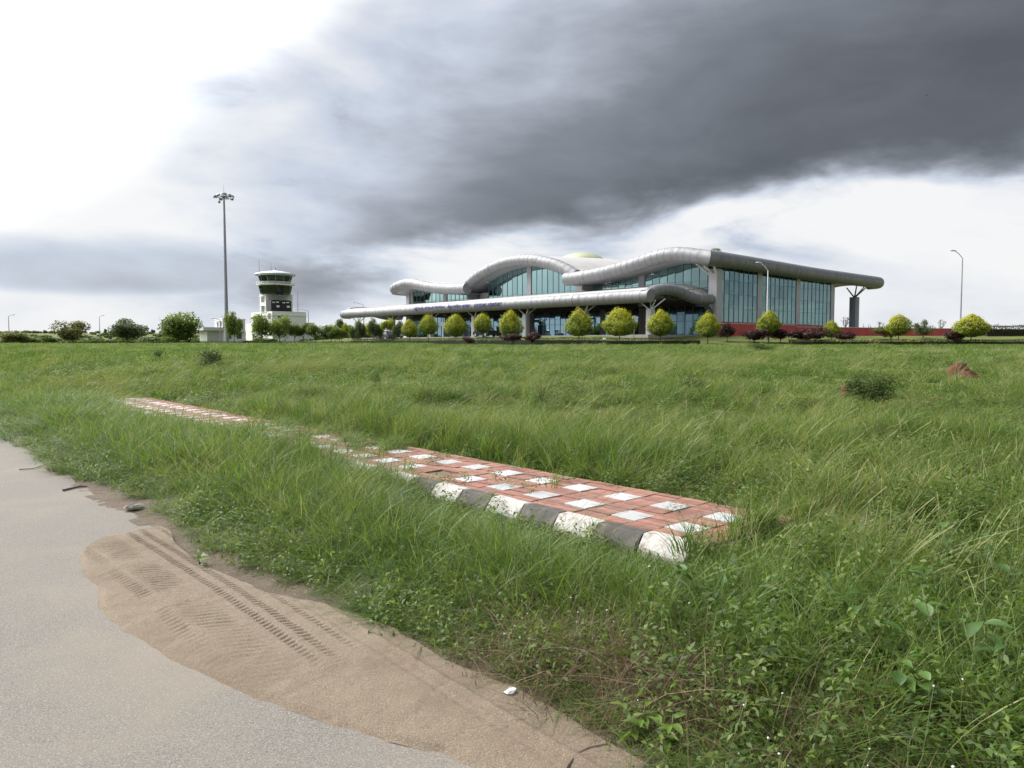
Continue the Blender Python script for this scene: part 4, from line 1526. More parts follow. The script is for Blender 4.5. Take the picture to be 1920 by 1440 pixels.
def flame_crown(name, seed, n=8500):
    """clipped golden ball tree: egg shape drawn to a soft point, sprigs standing out"""
    rng = np.random.default_rng(seed)
    h = rng.beta(1.5, 1.7, n)
    th = rng.uniform(0, 2 * math.pi, n)
    R = np.sin(math.pi * np.clip(h, 0.015, 1) ** rng.uniform(0.66, 0.92)) ** rng.uniform(0.55, 0.8) * (1 - rng.uniform(0.1, 0.4) * h ** 2)
    d = np.stack([np.cos(th), np.sin(th), (h - 0.4) * 2], 1)
    R = R * (1 + 0.36 * lump(d, seed, 1.5) + 0.28 * lump(d, seed + 9, 4.0))
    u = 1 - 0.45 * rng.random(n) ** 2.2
    spr = rng.random(n) < 0.12
    u = np.where(spr, 1 + 0.16 * rng.random(n) ** 1.5, u)
    P = np.stack([np.cos(th) * R * u, np.sin(th) * R * u, h * 2.05 + np.where(spr & (h > .5), 0.26, 0) * rng.random(n) ** 2], 1)
    Nn = np.stack([np.cos(th), np.sin(th), 0.5 + 1.2 * (h - 0.3)], 1) + rng.normal(size=(n, 3)) * 0.6
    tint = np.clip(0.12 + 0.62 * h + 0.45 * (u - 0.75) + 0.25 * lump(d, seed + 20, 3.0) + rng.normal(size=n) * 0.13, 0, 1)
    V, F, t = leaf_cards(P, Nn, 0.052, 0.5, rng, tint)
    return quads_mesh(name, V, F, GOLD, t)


def bushy_crown(name, seed, material, n=6000, blobs=9, size=0.06, flat_=0.75, spread=0.62, gap=0.0):
    """irregular crown: leaf clusters round several limbs; unit half-width 1, height about 2*flat_"""
    rng = np.random.default_rng(seed)
    cs = []
    for k in range(blobs):
        d = sphere_dirs(1, rng)[0]
        d[2] = d[2] * 0.8 + 0.15
        cs.append((d * spread * rng.uniform(0.45, 1.0) * np.array([1, 1, flat_]), rng.uniform(0.28, 0.50)))
    per = n // blobs
    Ps, Ns, ts = [], [], []
    for k, (c, r) in enumerate(cs):
        d = sphere_dirs(per, rng)
        R = r * (1 + 0.35 * lump(d, seed + k, 2.5) + 0.2 * lump(d, seed + k + 50, 6))
        u = 1 - 0.6 * rng.random(per) ** 1.7
        P = c + d * (R * u)[:, None] * np.array([1, 1, 0.85])
        Ps.append(P); Ns.append(d + rng.normal(size=d.shape) * 0.7 + np.array([0, 0, 0.4]))
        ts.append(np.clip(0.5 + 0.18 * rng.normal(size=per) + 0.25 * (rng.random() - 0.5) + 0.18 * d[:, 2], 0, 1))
    P, Nn, t = np.concatenate(Ps), np.concatenate(Ns), np.concatenate(ts)
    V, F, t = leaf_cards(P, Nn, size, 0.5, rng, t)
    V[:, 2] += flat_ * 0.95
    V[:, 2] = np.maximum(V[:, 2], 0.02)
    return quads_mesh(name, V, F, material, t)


def trunk_mesh(seed, h, r, limbs=4, reach=0.5, top=0.6):
    rnd = random.Random(seed)
    m = MB()
    m.tube([(0, 0, -0.1), (0.02, 0.01, h * .5), (0.0, 0.02, h)], [r * 1.2, r, r * .8], 8)
    for k in range(limbs):
        t = 2 * math.pi * k / limbs + rnd.uniform(-.4, .4)
        q = reach * rnd.uniform(.6, 1.1)
        m.tube([(0, 0, h * .85), (q * .45 * math.cos(t), q * .45 * math.sin(t), h + top * .45), (q * math.cos(t), q * math.sin(t), h + top * rnd.uniform(.7, 1.1))], [r * .6, r * .4, r * .15], 6)
    return m.mesh('trunk', M_BARK, True)


GOLD_CROWNS = [flame_crown('crown', 11 + k) for k in range(7)]
GOLD_TRUNK = trunk_mesh(3, 0.55, 0.05, 5, 0.35, 0.7)


def ball_tree(px_x, y_top, y_bot, wpx, Y, label, k, stem_y=None):
    X = col_x(px_x, Y)
    gz = TZ(X, Y)
    s = Y / FPX
    zb, zt = at_depth(px_x, y_bot + 3, Y).z, at_depth(px_x, y_top, Y).z
    zb = max(zb, gz + 0.12)
    wpx *= 0.97
    t = thing('golden_shrub_tree', label, 'tree', (X, Y, gz), k * 1.3, 'clipped golden shrub trees in front of the terminal')
    c = link('crown', GOLD_CROWNS[int(px_x) % 7], t)
    c.location = (0, 0, zb - gz)
    c.scale = (wpx * s / 2 / 0.95, wpx * s / 2 / 0.95, (zt - zb) / 2.08)
    tr_ = link('trunk', GOLD_TRUNK, t)
    tr_.scale = (1.2, 1.2, max(0.5, (zb - gz + 0.25) / 0.55))


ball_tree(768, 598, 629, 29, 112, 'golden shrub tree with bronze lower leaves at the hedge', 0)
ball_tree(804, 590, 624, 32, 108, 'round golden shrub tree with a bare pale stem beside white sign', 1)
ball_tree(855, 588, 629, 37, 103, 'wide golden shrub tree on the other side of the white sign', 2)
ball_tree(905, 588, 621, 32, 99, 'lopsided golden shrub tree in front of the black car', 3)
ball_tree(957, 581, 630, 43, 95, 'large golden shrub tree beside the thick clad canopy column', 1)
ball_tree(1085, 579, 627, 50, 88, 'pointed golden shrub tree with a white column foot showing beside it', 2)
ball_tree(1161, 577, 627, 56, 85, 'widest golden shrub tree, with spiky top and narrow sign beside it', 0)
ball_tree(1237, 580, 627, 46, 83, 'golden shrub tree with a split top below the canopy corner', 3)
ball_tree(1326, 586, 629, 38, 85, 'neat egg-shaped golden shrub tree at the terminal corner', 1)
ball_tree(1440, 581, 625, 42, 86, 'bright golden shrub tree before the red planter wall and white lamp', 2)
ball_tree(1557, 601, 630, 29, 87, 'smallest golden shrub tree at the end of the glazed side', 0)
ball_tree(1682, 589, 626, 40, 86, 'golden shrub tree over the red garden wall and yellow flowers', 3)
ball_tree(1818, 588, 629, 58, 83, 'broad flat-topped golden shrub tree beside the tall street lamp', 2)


def leafy_tree(name, px_x, y_top, y_bot, wpx, Y, label, material, seed, cat='tree', group=None, n=3400, blobs=10, size=0.055, stem=0.25, flat_=None, spread=0.62):
    X = col_x(px_x, Y)
    gz = TZ(X, Y)
    s = Y / FPX
    zt, zb = at_depth(px_x, y_top, Y).z, max(at_depth(px_x, y_bot, Y).z, gz)
    half = wpx * s / 2 * 0.88
    Ht = zt - gz
    t = thing(name, label, cat, (X, Y, gz), seed * 0.7, group)
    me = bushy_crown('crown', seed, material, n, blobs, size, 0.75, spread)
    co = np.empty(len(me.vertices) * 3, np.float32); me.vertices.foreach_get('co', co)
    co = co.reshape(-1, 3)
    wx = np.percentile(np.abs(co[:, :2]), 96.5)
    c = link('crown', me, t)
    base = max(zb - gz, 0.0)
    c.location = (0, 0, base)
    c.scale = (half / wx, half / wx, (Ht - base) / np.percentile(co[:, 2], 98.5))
    tm = trunk_mesh(seed, 1.0, 0.05, 5, 0.5, 0.9)
    tr_ = link('trunk', tm, t)
    k = max(base, Ht * 0.18)
    tr_.scale = (half * 0.9, half * 0.9, k + Ht * 0.12)
    return t


TG = 'roadside trees by the control tower'
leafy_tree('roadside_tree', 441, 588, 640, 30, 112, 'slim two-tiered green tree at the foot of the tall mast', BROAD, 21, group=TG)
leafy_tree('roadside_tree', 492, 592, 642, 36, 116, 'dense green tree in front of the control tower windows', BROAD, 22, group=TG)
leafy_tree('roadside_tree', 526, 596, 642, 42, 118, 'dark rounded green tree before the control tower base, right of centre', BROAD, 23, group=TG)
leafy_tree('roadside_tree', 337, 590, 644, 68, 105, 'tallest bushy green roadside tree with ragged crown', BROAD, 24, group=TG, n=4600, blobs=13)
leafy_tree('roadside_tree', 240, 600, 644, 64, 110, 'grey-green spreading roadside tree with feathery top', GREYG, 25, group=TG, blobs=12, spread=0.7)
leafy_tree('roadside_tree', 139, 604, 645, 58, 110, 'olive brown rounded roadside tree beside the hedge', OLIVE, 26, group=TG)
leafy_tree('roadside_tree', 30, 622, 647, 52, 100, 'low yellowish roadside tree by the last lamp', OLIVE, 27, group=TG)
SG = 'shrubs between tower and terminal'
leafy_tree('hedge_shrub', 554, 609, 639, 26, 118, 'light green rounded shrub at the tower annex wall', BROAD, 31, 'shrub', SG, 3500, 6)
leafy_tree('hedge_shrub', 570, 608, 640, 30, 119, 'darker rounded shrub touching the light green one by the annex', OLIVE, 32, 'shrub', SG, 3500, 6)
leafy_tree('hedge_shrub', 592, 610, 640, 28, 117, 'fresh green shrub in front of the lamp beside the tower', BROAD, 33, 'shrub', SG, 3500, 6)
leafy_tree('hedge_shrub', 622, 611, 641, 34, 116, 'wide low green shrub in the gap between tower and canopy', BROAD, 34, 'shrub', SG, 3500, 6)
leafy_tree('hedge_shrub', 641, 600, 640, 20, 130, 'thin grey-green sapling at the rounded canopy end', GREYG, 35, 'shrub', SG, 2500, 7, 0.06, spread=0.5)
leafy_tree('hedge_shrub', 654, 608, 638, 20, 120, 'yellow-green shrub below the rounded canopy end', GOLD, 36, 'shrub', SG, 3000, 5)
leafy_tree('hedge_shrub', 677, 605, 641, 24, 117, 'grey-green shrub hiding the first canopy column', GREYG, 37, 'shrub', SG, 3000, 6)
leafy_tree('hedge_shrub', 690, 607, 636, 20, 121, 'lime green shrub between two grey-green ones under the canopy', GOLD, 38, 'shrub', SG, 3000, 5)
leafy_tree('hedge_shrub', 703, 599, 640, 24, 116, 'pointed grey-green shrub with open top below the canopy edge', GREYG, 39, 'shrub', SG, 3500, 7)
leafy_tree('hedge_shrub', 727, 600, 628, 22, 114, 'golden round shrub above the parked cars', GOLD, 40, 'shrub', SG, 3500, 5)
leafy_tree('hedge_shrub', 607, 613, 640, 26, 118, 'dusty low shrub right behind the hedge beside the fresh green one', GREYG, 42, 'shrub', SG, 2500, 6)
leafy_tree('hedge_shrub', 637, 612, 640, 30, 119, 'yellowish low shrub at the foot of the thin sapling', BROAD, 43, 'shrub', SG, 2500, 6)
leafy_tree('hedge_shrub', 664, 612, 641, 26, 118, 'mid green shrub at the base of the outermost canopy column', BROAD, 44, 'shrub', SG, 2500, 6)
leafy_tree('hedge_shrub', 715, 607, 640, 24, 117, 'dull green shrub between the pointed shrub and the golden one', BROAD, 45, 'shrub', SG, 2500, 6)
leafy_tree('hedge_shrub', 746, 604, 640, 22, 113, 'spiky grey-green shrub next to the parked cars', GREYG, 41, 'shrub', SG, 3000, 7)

RG = 'maroon shrubs before the terminal'
for k, (x, yt, yb, wd, Y, lab) in enumerate([(962, 627, 641, 60, 84, 'long low maroon shrub in front of the thick canopy column'), (880, 631, 642, 26, 90, 'small dusty maroon shrub left of the long low maroon one'),
                                             (1000, 624, 640, 30, 83, 'rounded maroon shrub beside the column foot'), (1362, 608, 634, 42, 87, 'tall dark maroon shrub against the start of the red wall'),
                                             (1412, 618, 637, 56, 86, 'low dark maroon shrub left of the bright golden tree'), (1462, 619, 637, 40, 86, 'low dark maroon shrub right of the bright golden tree'),
                                             (1512, 616, 640, 66, 85, 'widest dark maroon shrub in front of the lower red wall'), (1578, 622, 639, 40, 86, 'maroon shrub at the smallest golden tree'),
                                             (1788, 620, 640, 40, 84, 'round maroon shrub left of the broad golden tree')]):
    leafy_tree('maroon_shrub', x, yt, yb + 3, wd, Y, lab, MAROON, 60 + k, 'shrub', RG, 3500, 8, 0.06, spread=0.75)
leafy_tree('wall_shrub', 1728, 602, 640, 36, 92, 'feathery dark green shrub standing against the red boundary wall', GREYG, 71, 'shrub', None, 3500, 10, 0.05, spread=0.8)
leafy_tree('wall_shrub', 1668, 613, 640, 60, 90, 'brownish green shrub spreading below the golden tree on red wall', OLIVE, 72, 'shrub', None, 3500, 9, 0.05, spread=0.8)
leafy_tree('roof_weed', 1333, 459, 471, 15, 98.0, 'small dark plant growing on the corner of the terminal roof', SHRUBM, 73, 'plant', None, 260, 6, 0.10, spread=0.8).location.z = 13.35
for ch in bpy.data.objects:
    if ch.name.startswith('roof_weed'):
        for c in ch.children:
            c.location.z = 0.0
            c.scale = (1.0, 1.0, 0.65) if c.name.startswith('crown') else (0.6, 0.6, 0.5)


def hedge(name, label, pts, width, h, material, density, seed, size=0.05, group=None):
    """clipped hedge along a polyline of (x, y) world points; leaves over a woody core"""
    rng = np.random.default_rng(seed)
    Vs, Fs, Ts, o = [], [], [], 0
    core = MB()
    L = 0
    for (x0, y0), (x1, y1) in zip(pts[:-1], pts[1:]):
        d = np.array([x1 - x0, y1 - y0]); ln = np.hypot(*d); d = d / ln
        nrm = np.array([-d[1], d[0]])
        n = int(ln * density)
        s = rng.uniform(0, ln, n)
        side = rng.random(n)
        q = np.where(side < 0.42, -1, np.where(side < 0.62, 1, 0))
        a = np.where(q == 0, rng.uniform(-1, 1, n), q * (0.92 + 0.12 * rng.random(n))) * width / 2
        z = np.where(q == 0, 1.0 + 0.05 * rng.normal(size=n), rng.random(n) ** 0.8)
        px = x0 + d[0] * s + nrm[0] * a; py = y0 + d[1] * s + nrm[1] * a
        hh_ = h * (0.9 + 0.22 * (fbm(px, py, 2.5, seed) - 0.5) + 0.1 * (vnoise(px, py, 0.5, seed + 1) - .5))
        gz = terrain(px, py)
        P = np.stack([px, py, gz + z * hh_], 1)
        Nn = np.stack([nrm[0] * q, nrm[1] * q, np.where(q == 0, 1.0, 0.35)], 1) + rng.normal(size=(n, 3)) * 0.6
        t = np.clip(0.45 + 0.17 * rng.normal(size=n) + 0.2 * (z - 0.5), 0, 1)
        V, F, tt = leaf_cards(P, Nn, size, 0.55, rng, t)
        Vs.append(V); Fs.append(F + o); Ts.append(tt); o += len(V)
        k = max(2, int(ln / 2))
        for i in range(k):
            a0, a1 = ln * i / k, ln * (i + 1) / k
            cs = []
            for aa in (a0, a1):
                for w_ in (-0.42, 0.42):
                    X, Y = x0 + d[0] * aa + nrm[0] * w_ * width, y0 + d[1] * aa + nrm[1] * w_ * width
                    cs.append((X, Y, TZ(X, Y)))
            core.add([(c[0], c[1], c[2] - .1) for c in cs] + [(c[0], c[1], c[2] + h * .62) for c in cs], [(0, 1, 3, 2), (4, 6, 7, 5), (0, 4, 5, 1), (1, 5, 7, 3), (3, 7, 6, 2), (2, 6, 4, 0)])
    cx, cy_ = pts[0]
    r = thing(name, label, 'hedge', (0, 0, 0), 0, group)
    link('leaves', quads_mesh('leaves', np.concatenate(Vs), np.concatenate(Fs), material, np.concatenate(Ts)), r)
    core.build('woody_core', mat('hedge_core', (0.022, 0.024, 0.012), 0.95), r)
    return r


pt = lambda x, Y: (col_x(x, Y), Y)
hedge('clipped_hedge', 'long low clipped hedge in front of the terminal entrance', [pt(1310, 82), pt(1150, 81.5), pt(1000, 86), pt(860, 97), pt(750, 107), pt(660, 116)], 0.9, 0.88, HEDGE, 380, 5)
hedge('clipped_hedge', 'low clipped hedge with flowers below the red walls', [pt(2010, 84.5), pt(1850, 84), pt(1640, 83.5), pt(1480, 84)], 1.2, 0.60, HEDGE, 520, 6)
hedge('clipped_hedge', 'dark clipped hedge from the tower past the roadside trees', [pt(655, 116), pt(520, 113), pt(420, 108), pt(250, 102), pt(130, 98)], 0.8, 0.55, HEDGE, 220, 7)
hedge('brown_hedge', 'tall brownish hedge continuing from the red boundary wall', [pt(1840, 96), pt(1930, 97), pt(2080, 100)], 1.6, 1.45, BROWNH, 420, 8, 0.06)


def flower_bed():
    rng = np.random.default_rng(8)
    n = 380
    x = rng.uniform(1555, 1760, n)
    Y = rng.uniform(82.6, 84.3, n)
    X = (x - 960) / FPX * Y
    keep = fbm(X, Y, 2.0, 3) > 0.42
    X, Y = X[keep], Y[keep]
    n = len(X)
    P = np.stack([X, Y, terrain(X, Y) + rng.uniform(0.35, 0.6, n)], 1)
    m = leaf_mat('yellow_flower_petals', [(0, (0.55, 0.36, 0.02)), (0.6, (0.62, 0.48, 0.05)), (1, (0.65, 0.60, 0.35))], 0.3, pamt=0)
    V, F, t = leaf_cards(P, np.stack([np.zeros(n), -np.ones(n), np.ones(n)], 1) + rng.normal(size=(n, 3)) * .4, 0.045, 0.9, rng, rng.random(n))
    o = link('flower_bed', quads_mesh('flower_bed', V, F, m, t))
    tag(o, 'row of small yellow flowers along the low hedge by the red wall', 'flowers', kind='stuff')


flower_bed()


def bare_shrub(px_x, y_top, y_bot, Y, label, seed, n=6, base=None):
    X = col_x(px_x, Y)
    gz = TZ(X, Y)
    zt = at_depth(px_x, y_top, Y).z
    t = thing('frangipani_shrub', label, 'shrub', (X, Y, gz), 0, 'sparse frangipani shrubs behind the red wall')
    rnd = random.Random(seed)
    Hh = zt - gz
    tips = []
    m = MB()
    m.tube([(0, 0, -.1), (0.05, 0, Hh * .55)], [.07, .05], 6)
    for k in range(n):
        a = rnd.uniform(0, 6.28); q = rnd.uniform(.25, .75)
        p0 = Vector((0.05, 0, Hh * rnd.uniform(.4, .55)))
        p1 = p0 + Vector((math.cos(a) * q * .8, math.sin(a) * q * .8, Hh * .12))
        p2 = p0 + Vector((math.cos(a) * q * 1.05 + .12, math.sin(a) * q, Hh * rnd.uniform(.3, .45)))
        m.tube([p0, p1, p2], [.05, .04, .03], 5)
        tips.append(p2)
    m.build('branches', mat('grey_branch', (0.17, 0.17, 0.19), 0.8), t, smooth=True)
    rng = np.random.default_rng(seed)
    P = np.concatenate([np.array(tp)[None] + rng.normal(size=(9, 3)) * 0.13 for tp in tips])
    V, F, tt = leaf_cards(P, rng.normal(size=P.shape) + np.array([0, 0, .5]), 0.12, 0.28, rng, rng.random(len(P)))
    link('leaves', quads_mesh('leaves', V, F, GREYG, tt), t)


bare_shrub(1583, 592, 613, 112, 'largest leaning frangipani shrub between glazed side and apron column', 1, 9)
bare_shrub(1618, 606, 614, 118, 'tiny frangipani shrub just past the apron column', 2, 3)
bare_shrub(1646, 602, 614, 119, 'small frangipani shrub with leafy tips behind the garden wall', 3, 6)
bare_shrub(1712, 605, 615, 121, 'forked frangipani shrub left of the feathery wall shrub', 4, 3)
bare_shrub(1760, 600, 615, 121, 'leafy frangipani shrub left of the tall street lamp', 5, 8)
bare_shrub(1858, 606, 616, 118, 'bare forked frangipani shrub beyond the broad golden tree', 6, 4)
bare_shrub(1876, 608, 618, 118, 'bare bent frangipani shrub over the brown hedge', 7, 3)


def far_scrub():
    """the wooded hillside far behind on the left: one mass"""
    rng = np.random.default_rng(77)
    Vs, Fs, Ts, o = [], [], [], 0
    base = bushy_crown('scrub_tmp', 5, SHRUBM, 260, 6, 0.16, 0.6, 0.6)
    co = np.empty(len(base.vertices) * 3, np.float32); base.vertices.foreach_get('co', co); co = co.reshape(-1, 3)
    nf = len(co) // 4
    tt = np.empty(len(co), np.float32); base.attributes['tint'].data.foreach_get('value', tt)
    F0 = np.arange(len(co)).reshape(-1, 4)
    for k in range(1500):
        Y = math.exp(rng.uniform(math.log(150), math.log(980)))
        az = rng.uniform(-0.98, -0.16)
        X = az * Y
        if rng.random() > 0.25 + 0.9 * float(fbm(X, Y, 60, 13)):
            continue
        s = rng.uniform(0.8, 2.0) * (1 + Y / 700)
        a = rng.uniform(0, 6.28)
        R = np.array([[math.cos(a), -math.sin(a), 0], [math.sin(a), math.cos(a), 0], [0, 0, 1]])
        v = co @ R.T * s * np.array([1.3, 1.3, 0.9]) + np.array([X, Y, TZ(X, Y) - 0.2])
        Vs.append(v); Fs.append(F0 + o); Ts.append(np.clip(tt + rng.uniform(-.3, .3), 0, 1)); o += len(v)
    ob = link('hillside_scrub', quads_mesh('hillside_scrub', np.concatenate(Vs), np.concatenate(Fs), SHRUBM, np.concatenate(Ts)))
    tag(ob, 'distant dark green scrub covering the low hillside beyond the hedge', 'scrub', kind='stuff')


far_scrub()
for k, (x, yt, yb, wd, lab) in enumerate([(86, 619, 626, 10, 'tiny dark tree on the ridge between yellowish and olive trees'), (200, 617, 625, 7, 'tiny umbrella-shaped tree on the ridge beside the lamp'), (290, 618, 625, 7, 'tiny dark tree on the ridge left of the tallest tree')]):
    leafy_tree('ridge_tree', x, yt, yb + 1, wd, 640, lab, SHRUBM, 90 + k, 'tree', 'tiny trees along the far ridge', 500, 5, 0.14)

# ------------------------------------------------------------------ grass and weeds
GRASS = leaf_mat('grass_blades', [(0.0, (0.050, 0.092, 0.017)), (0.30, (0.098, 0.162, 0.034)), (0.6, (0.156, 0.215, 0.056)), (0.85, (0.245, 0.262, 0.100)), (1.0, (0.36, 0.325, 0.16))], 0.42, 0.5, pscale=0.45, pamt=0.42, rnd=0.28)
LUSH = leaf_mat('lush_blades', [(0.0, (0.034, 0.074, 0.014)), (0.5, (0.084, 0.156, 0.028)), (1.0, (0.18, 0.25, 0.06))], 0.42, 0.45, pscale=0.5, pamt=0.15, rnd=0.2)
STALK = leaf_mat('seed_stalks', [(0.0, (0.125, 0.165, 0.052)), (0.5, (0.205, 0.235, 0.082)), (1.0, (0.31, 0.295, 0.14))], 0.3, 0.6, pscale=0.3, pamt=0.1, rnd=0.2)
DRY = leaf_mat('dry_stalks', [(0.0, (0.075, 0.045, 0.030)), (0.5, (0.16, 0.105, 0.065)), (1.0, (0.30, 0.235, 0.15))], 0.2, 0.7, pamt=0.05, rnd=0.3)
FORB = leaf_mat('herb_leaves', [(0.0, (0.038, 0.070, 0.018)), (0.5, (0.085, 0.140, 0.030)), (1.0, (0.18, 0.235, 0.055))], 0.4, 0.5, pscale=0.8, pamt=0.15, rnd=0.25)
FLOWER = mat('white_petals', (0.50, 0.50, 0.46), 0.7)


def blades(rng, n, h0, h1, width, spread, bend, lean, segs=3, head=0.0):
    """n curved tapered blades; wind leans them towards +x"""
    az = rng.uniform(0, 2 * math.pi, n)
    r = spread * np.sqrt(rng.random(n))
    a2 = rng.uniform(0, 2 * math.pi, n)
    base = np.stack([r * np.cos(a2), r * np.sin(a2), np.zeros(n)], 1)
    h = rng.uniform(h0, h1, n) * (1 - 0.25 * (r / max(spread, 1e-6)) ** 2)
    bd = bend * rng.uniform(0.3, 1.4, n)
    d = np.stack([np.cos(az), np.sin(az), np.zeros(n)], 1)
    side = np.stack([-np.sin(az + rng.normal(size=n) * .6), np.cos(az + rng.normal(size=n) * .6), np.zeros(n)], 1)
    wind = np.array([1.0, 0.15, 0.0]) * lean
    V = np.empty((n, segs + 1, 2, 3))
    for i in range(segs + 1):
        t = i / segs
        p = base + d * (bd * h * t * t)[:, None] + wind * (h * t ** 1.6)[:, None]
        p[:, 2] += h * (t - 0.38 * bd * t * t - 0.25 * lean * t * t)
        wd = width * (1 - t ** 1.6) + width * 0.12
        if head and t > 0.7:
            wd = head
        V[:, i, 0] = p - side * wd / 2
        V[:, i, 1] = p + side * wd / 2
    k = (segs + 1) * 2
    idx = np.arange(n)[:, None] * k
    F = np.concatenate([idx + np.array([2 * i, 2 * i + 1, 2 * i + 3, 2 * i + 2]) for i in range(segs)], 0)
    tn = np.clip(0.42 + 0.18 * rng.normal(size=n), 0, 1)
    tn = np.where(rng.random(n) < 0.10, rng.uniform(0.8, 1.0, n), tn)
    tint = np.repeat(tn, k)
    return V.reshape(-1, 3), F, tint


PROTO = {}


def proto(kind, fn, count=4):
    c = bpy.data.collections.new('clumps_' + kind)
    for k in range(count):
        rng = np.random.default_rng(abs(hash(kind)) % 1000 + 0 * k if False else sum(map(ord, kind)) * 7 + k)
        V, F, T, m = fn(rng)
        me = quads_mesh('%s_clump' % kind, V, F, m, T)
        o = bpy.data.objects.new('%s_clump_%02d' % (kind, k), me)
        c.objects.link(o)
    PROTO[kind] = (c, count)


def herb(rng, n, h0, h1, spread, size, m):
    r = spread * np.sqrt(rng.random(n)); a = rng.uniform(0, 6.28, n)
    P = np.stack([r * np.cos(a), r * np.sin(a), rng.uniform(h0, h1, n) * (1 - .4 * (r / spread) ** 2)], 1)
    N = np.stack([np.cos(a) * .5, np.sin(a) * .5, np.ones(n)], 1) + rng.normal(size=(n, 3)) * .45
    V, F, T = leaf_cards(P, N, size, 0.42, rng, np.clip(.5 + .2 * rng.normal(size=n), 0, 1))
    return V, F, T, m


def merge(*parts):
    o = 0
    Vs, Fs, Ts = [], [], []
    for V, F, T in parts:
        Vs.append(V); Fs.append(F + o); Ts.append(T); o += len(V)
    return np.concatenate(Vs), np.concatenate(Fs), np.concatenate(Ts)


proto('turf', lambda r: (*blades(r, 34, .05, .15, .0042, .12, .7, .10), GRASS))
proto('tall', lambda r: (*blades(r, 26, .30, .62, .0052, .085, .50, .22, 4), GRASS), 6)
proto('lush', lambda r: (*blades(r, 26, .28, .58, .0070, .08, .75, .12, 4), LUSH), 6)
proto('stalk', lambda r: (*merge(blades(r, 9, .60, 1.10, .0020, .12, .28, .40, 6, .0040), blades(r, 12, .3, .6, .0035, .08, .5, .25, 4)), STALK), 5)
proto('dry', lambda r: (*merge(blades(r, 16, .18, .50, .0038, .14, 1.0, .10, 4), blades(r, 10, .25, .45, .0032, .2, 1.5, .1, 4)), DRY), 4)
proto('herb', lambda r: herb(r, 70, .02, .20, .13, .016, FORB), 4)
proto('tallherb', lambda r: herb(r, 120, .05, .42, .13, .020, FORB), 4)
proto('midturf', lambda r: (*blades(r, 70, .06, .20, .011, .32, .7, .15), GRASS))
proto('midtall', lambda r: (*blades(r, 46, .28, .60, .0095, .22, .45, .30, 3), GRASS), 5)
proto('midstalk', lambda r: (*merge(blades(r, 20, .60, 1.12, .0048, .26, .22, .48, 5, .0085), blades(r, 24, .3, .6, .007, .22, .4, .3, 3)), STALK), 4)
proto('farturf', lambda r: (*blades(r, 90, .08, .26, .026, .75, .6, .2, 2), GRASS))
proto('fartall', lambda r: (*blades(r, 60, .35, .85, .020, .50, .35, .40, 3), STALK), 4)
proto('farlush', lambda r: (*blades(r, 90, .12, .38, .030, .6, .6, .15, 2), LUSH), 4)
proto('midherb', lambda r: herb(r, 120, .03, .24, .32, .030, FORB), 4)


def flower_proto(rng):
    n = 5
    V, F, T = blades(rng, n, .18, .34, .003, .10, .25, .1, 3)
    tips = V.reshape(n, 4, 2, 3)[:, -1].mean(1)
    return V, F, T, FORB, tips


def scatter(name, kind, pts, rot, scl, label, cat):
    """one 'stuff' object: instances of a clump at chosen points"""
    coll, cnt = PROTO[kind]
    n = len(pts)
    me = bpy.data.meshes.new(name)
    me.vertices.add(n)
    me.vertices.foreach_set('co', np.ascontiguousarray(pts, np.float32).ravel())
    rng = np.random.default_rng(len(name) * 31 + n)
    for nm, ty, arr, key in (('rot', 'FLOAT_VECTOR', rot, 'vector'), ('scl', 'FLOAT_VECTOR', scl, 'vector')):
        a = me.attributes.new(nm, ty, 'POINT')
        a.data.foreach_set(key, np.ascontiguousarray(arr, np.float32).ravel())
    a = me.attributes.new('pick', 'INT', 'POINT')
    a.data.foreach_set('value', rng.integers(0, cnt, n).astype(np.int32))
    o = link(name, me)
    tag(o, label, cat, kind='stuff')
    g = bpy.data.node_groups.new(name + '_scatter', 'GeometryNodeTree')
    g.interface.new_socket('Geometry', in_out='INPUT', socket_type='NodeSocketGeometry')
    g.interface.new_socket('Geometry', in_out='OUTPUT', socket_type='NodeSocketGeometry')
    gi, go = g.nodes.new('NodeGroupInput'), g.nodes.new('NodeGroupOutput')
    ip = g.nodes.new('GeometryNodeInstanceOnPoints')
    ci = g.nodes.new('GeometryNodeCollectionInfo')
    ci.inputs['Collection'].default_value = coll
    ci.inputs['Separate Children'].default_value = True
    ci.inputs['Reset Children'].default_value = True

    def named(nm, ty):
        q = g.nodes.new('GeometryNodeInputNamedAttribute')
        q.data_type = ty
        q.inputs['Name'].default_value = nm
        return q.outputs['Attribute']
    er = g.nodes.new('FunctionNodeEulerToRotation')
    g.links.new(named('rot', 'FLOAT_VECTOR'), er.inputs[0])
    g.links.new(gi.outputs[0], ip.inputs['Points'])
    g.links.new(ci.outputs[0], ip.inputs['Instance'])
    ip.inputs['Pick Instance'].default_value = True
    g.links.new(named('pick', 'INT'), ip.inputs['Instance Index'])
    g.links.new(er.outputs[0], ip.inputs['Rotation'])
    g.links.new(named('scl', 'FLOAT_VECTOR'), ip.inputs['Scale'])
    g.links.new(ip.outputs[0], go.inputs[0])
    md = o.modifiers.new('scatter', 'NODES')
    md.node_group = g
    return o


RNG = np.random.default_rng(2024)


def ring(d0, d1, dens, az=0.80):
    n = int(az * (d1 * d1 - d0 * d0) * dens)
    d = np.sqrt(RNG.uniform(d0 * d0, d1 * d1, n))
    a = RNG.uniform(-az, az, n)
    return d * np.sin(a), d * np.cos(a)


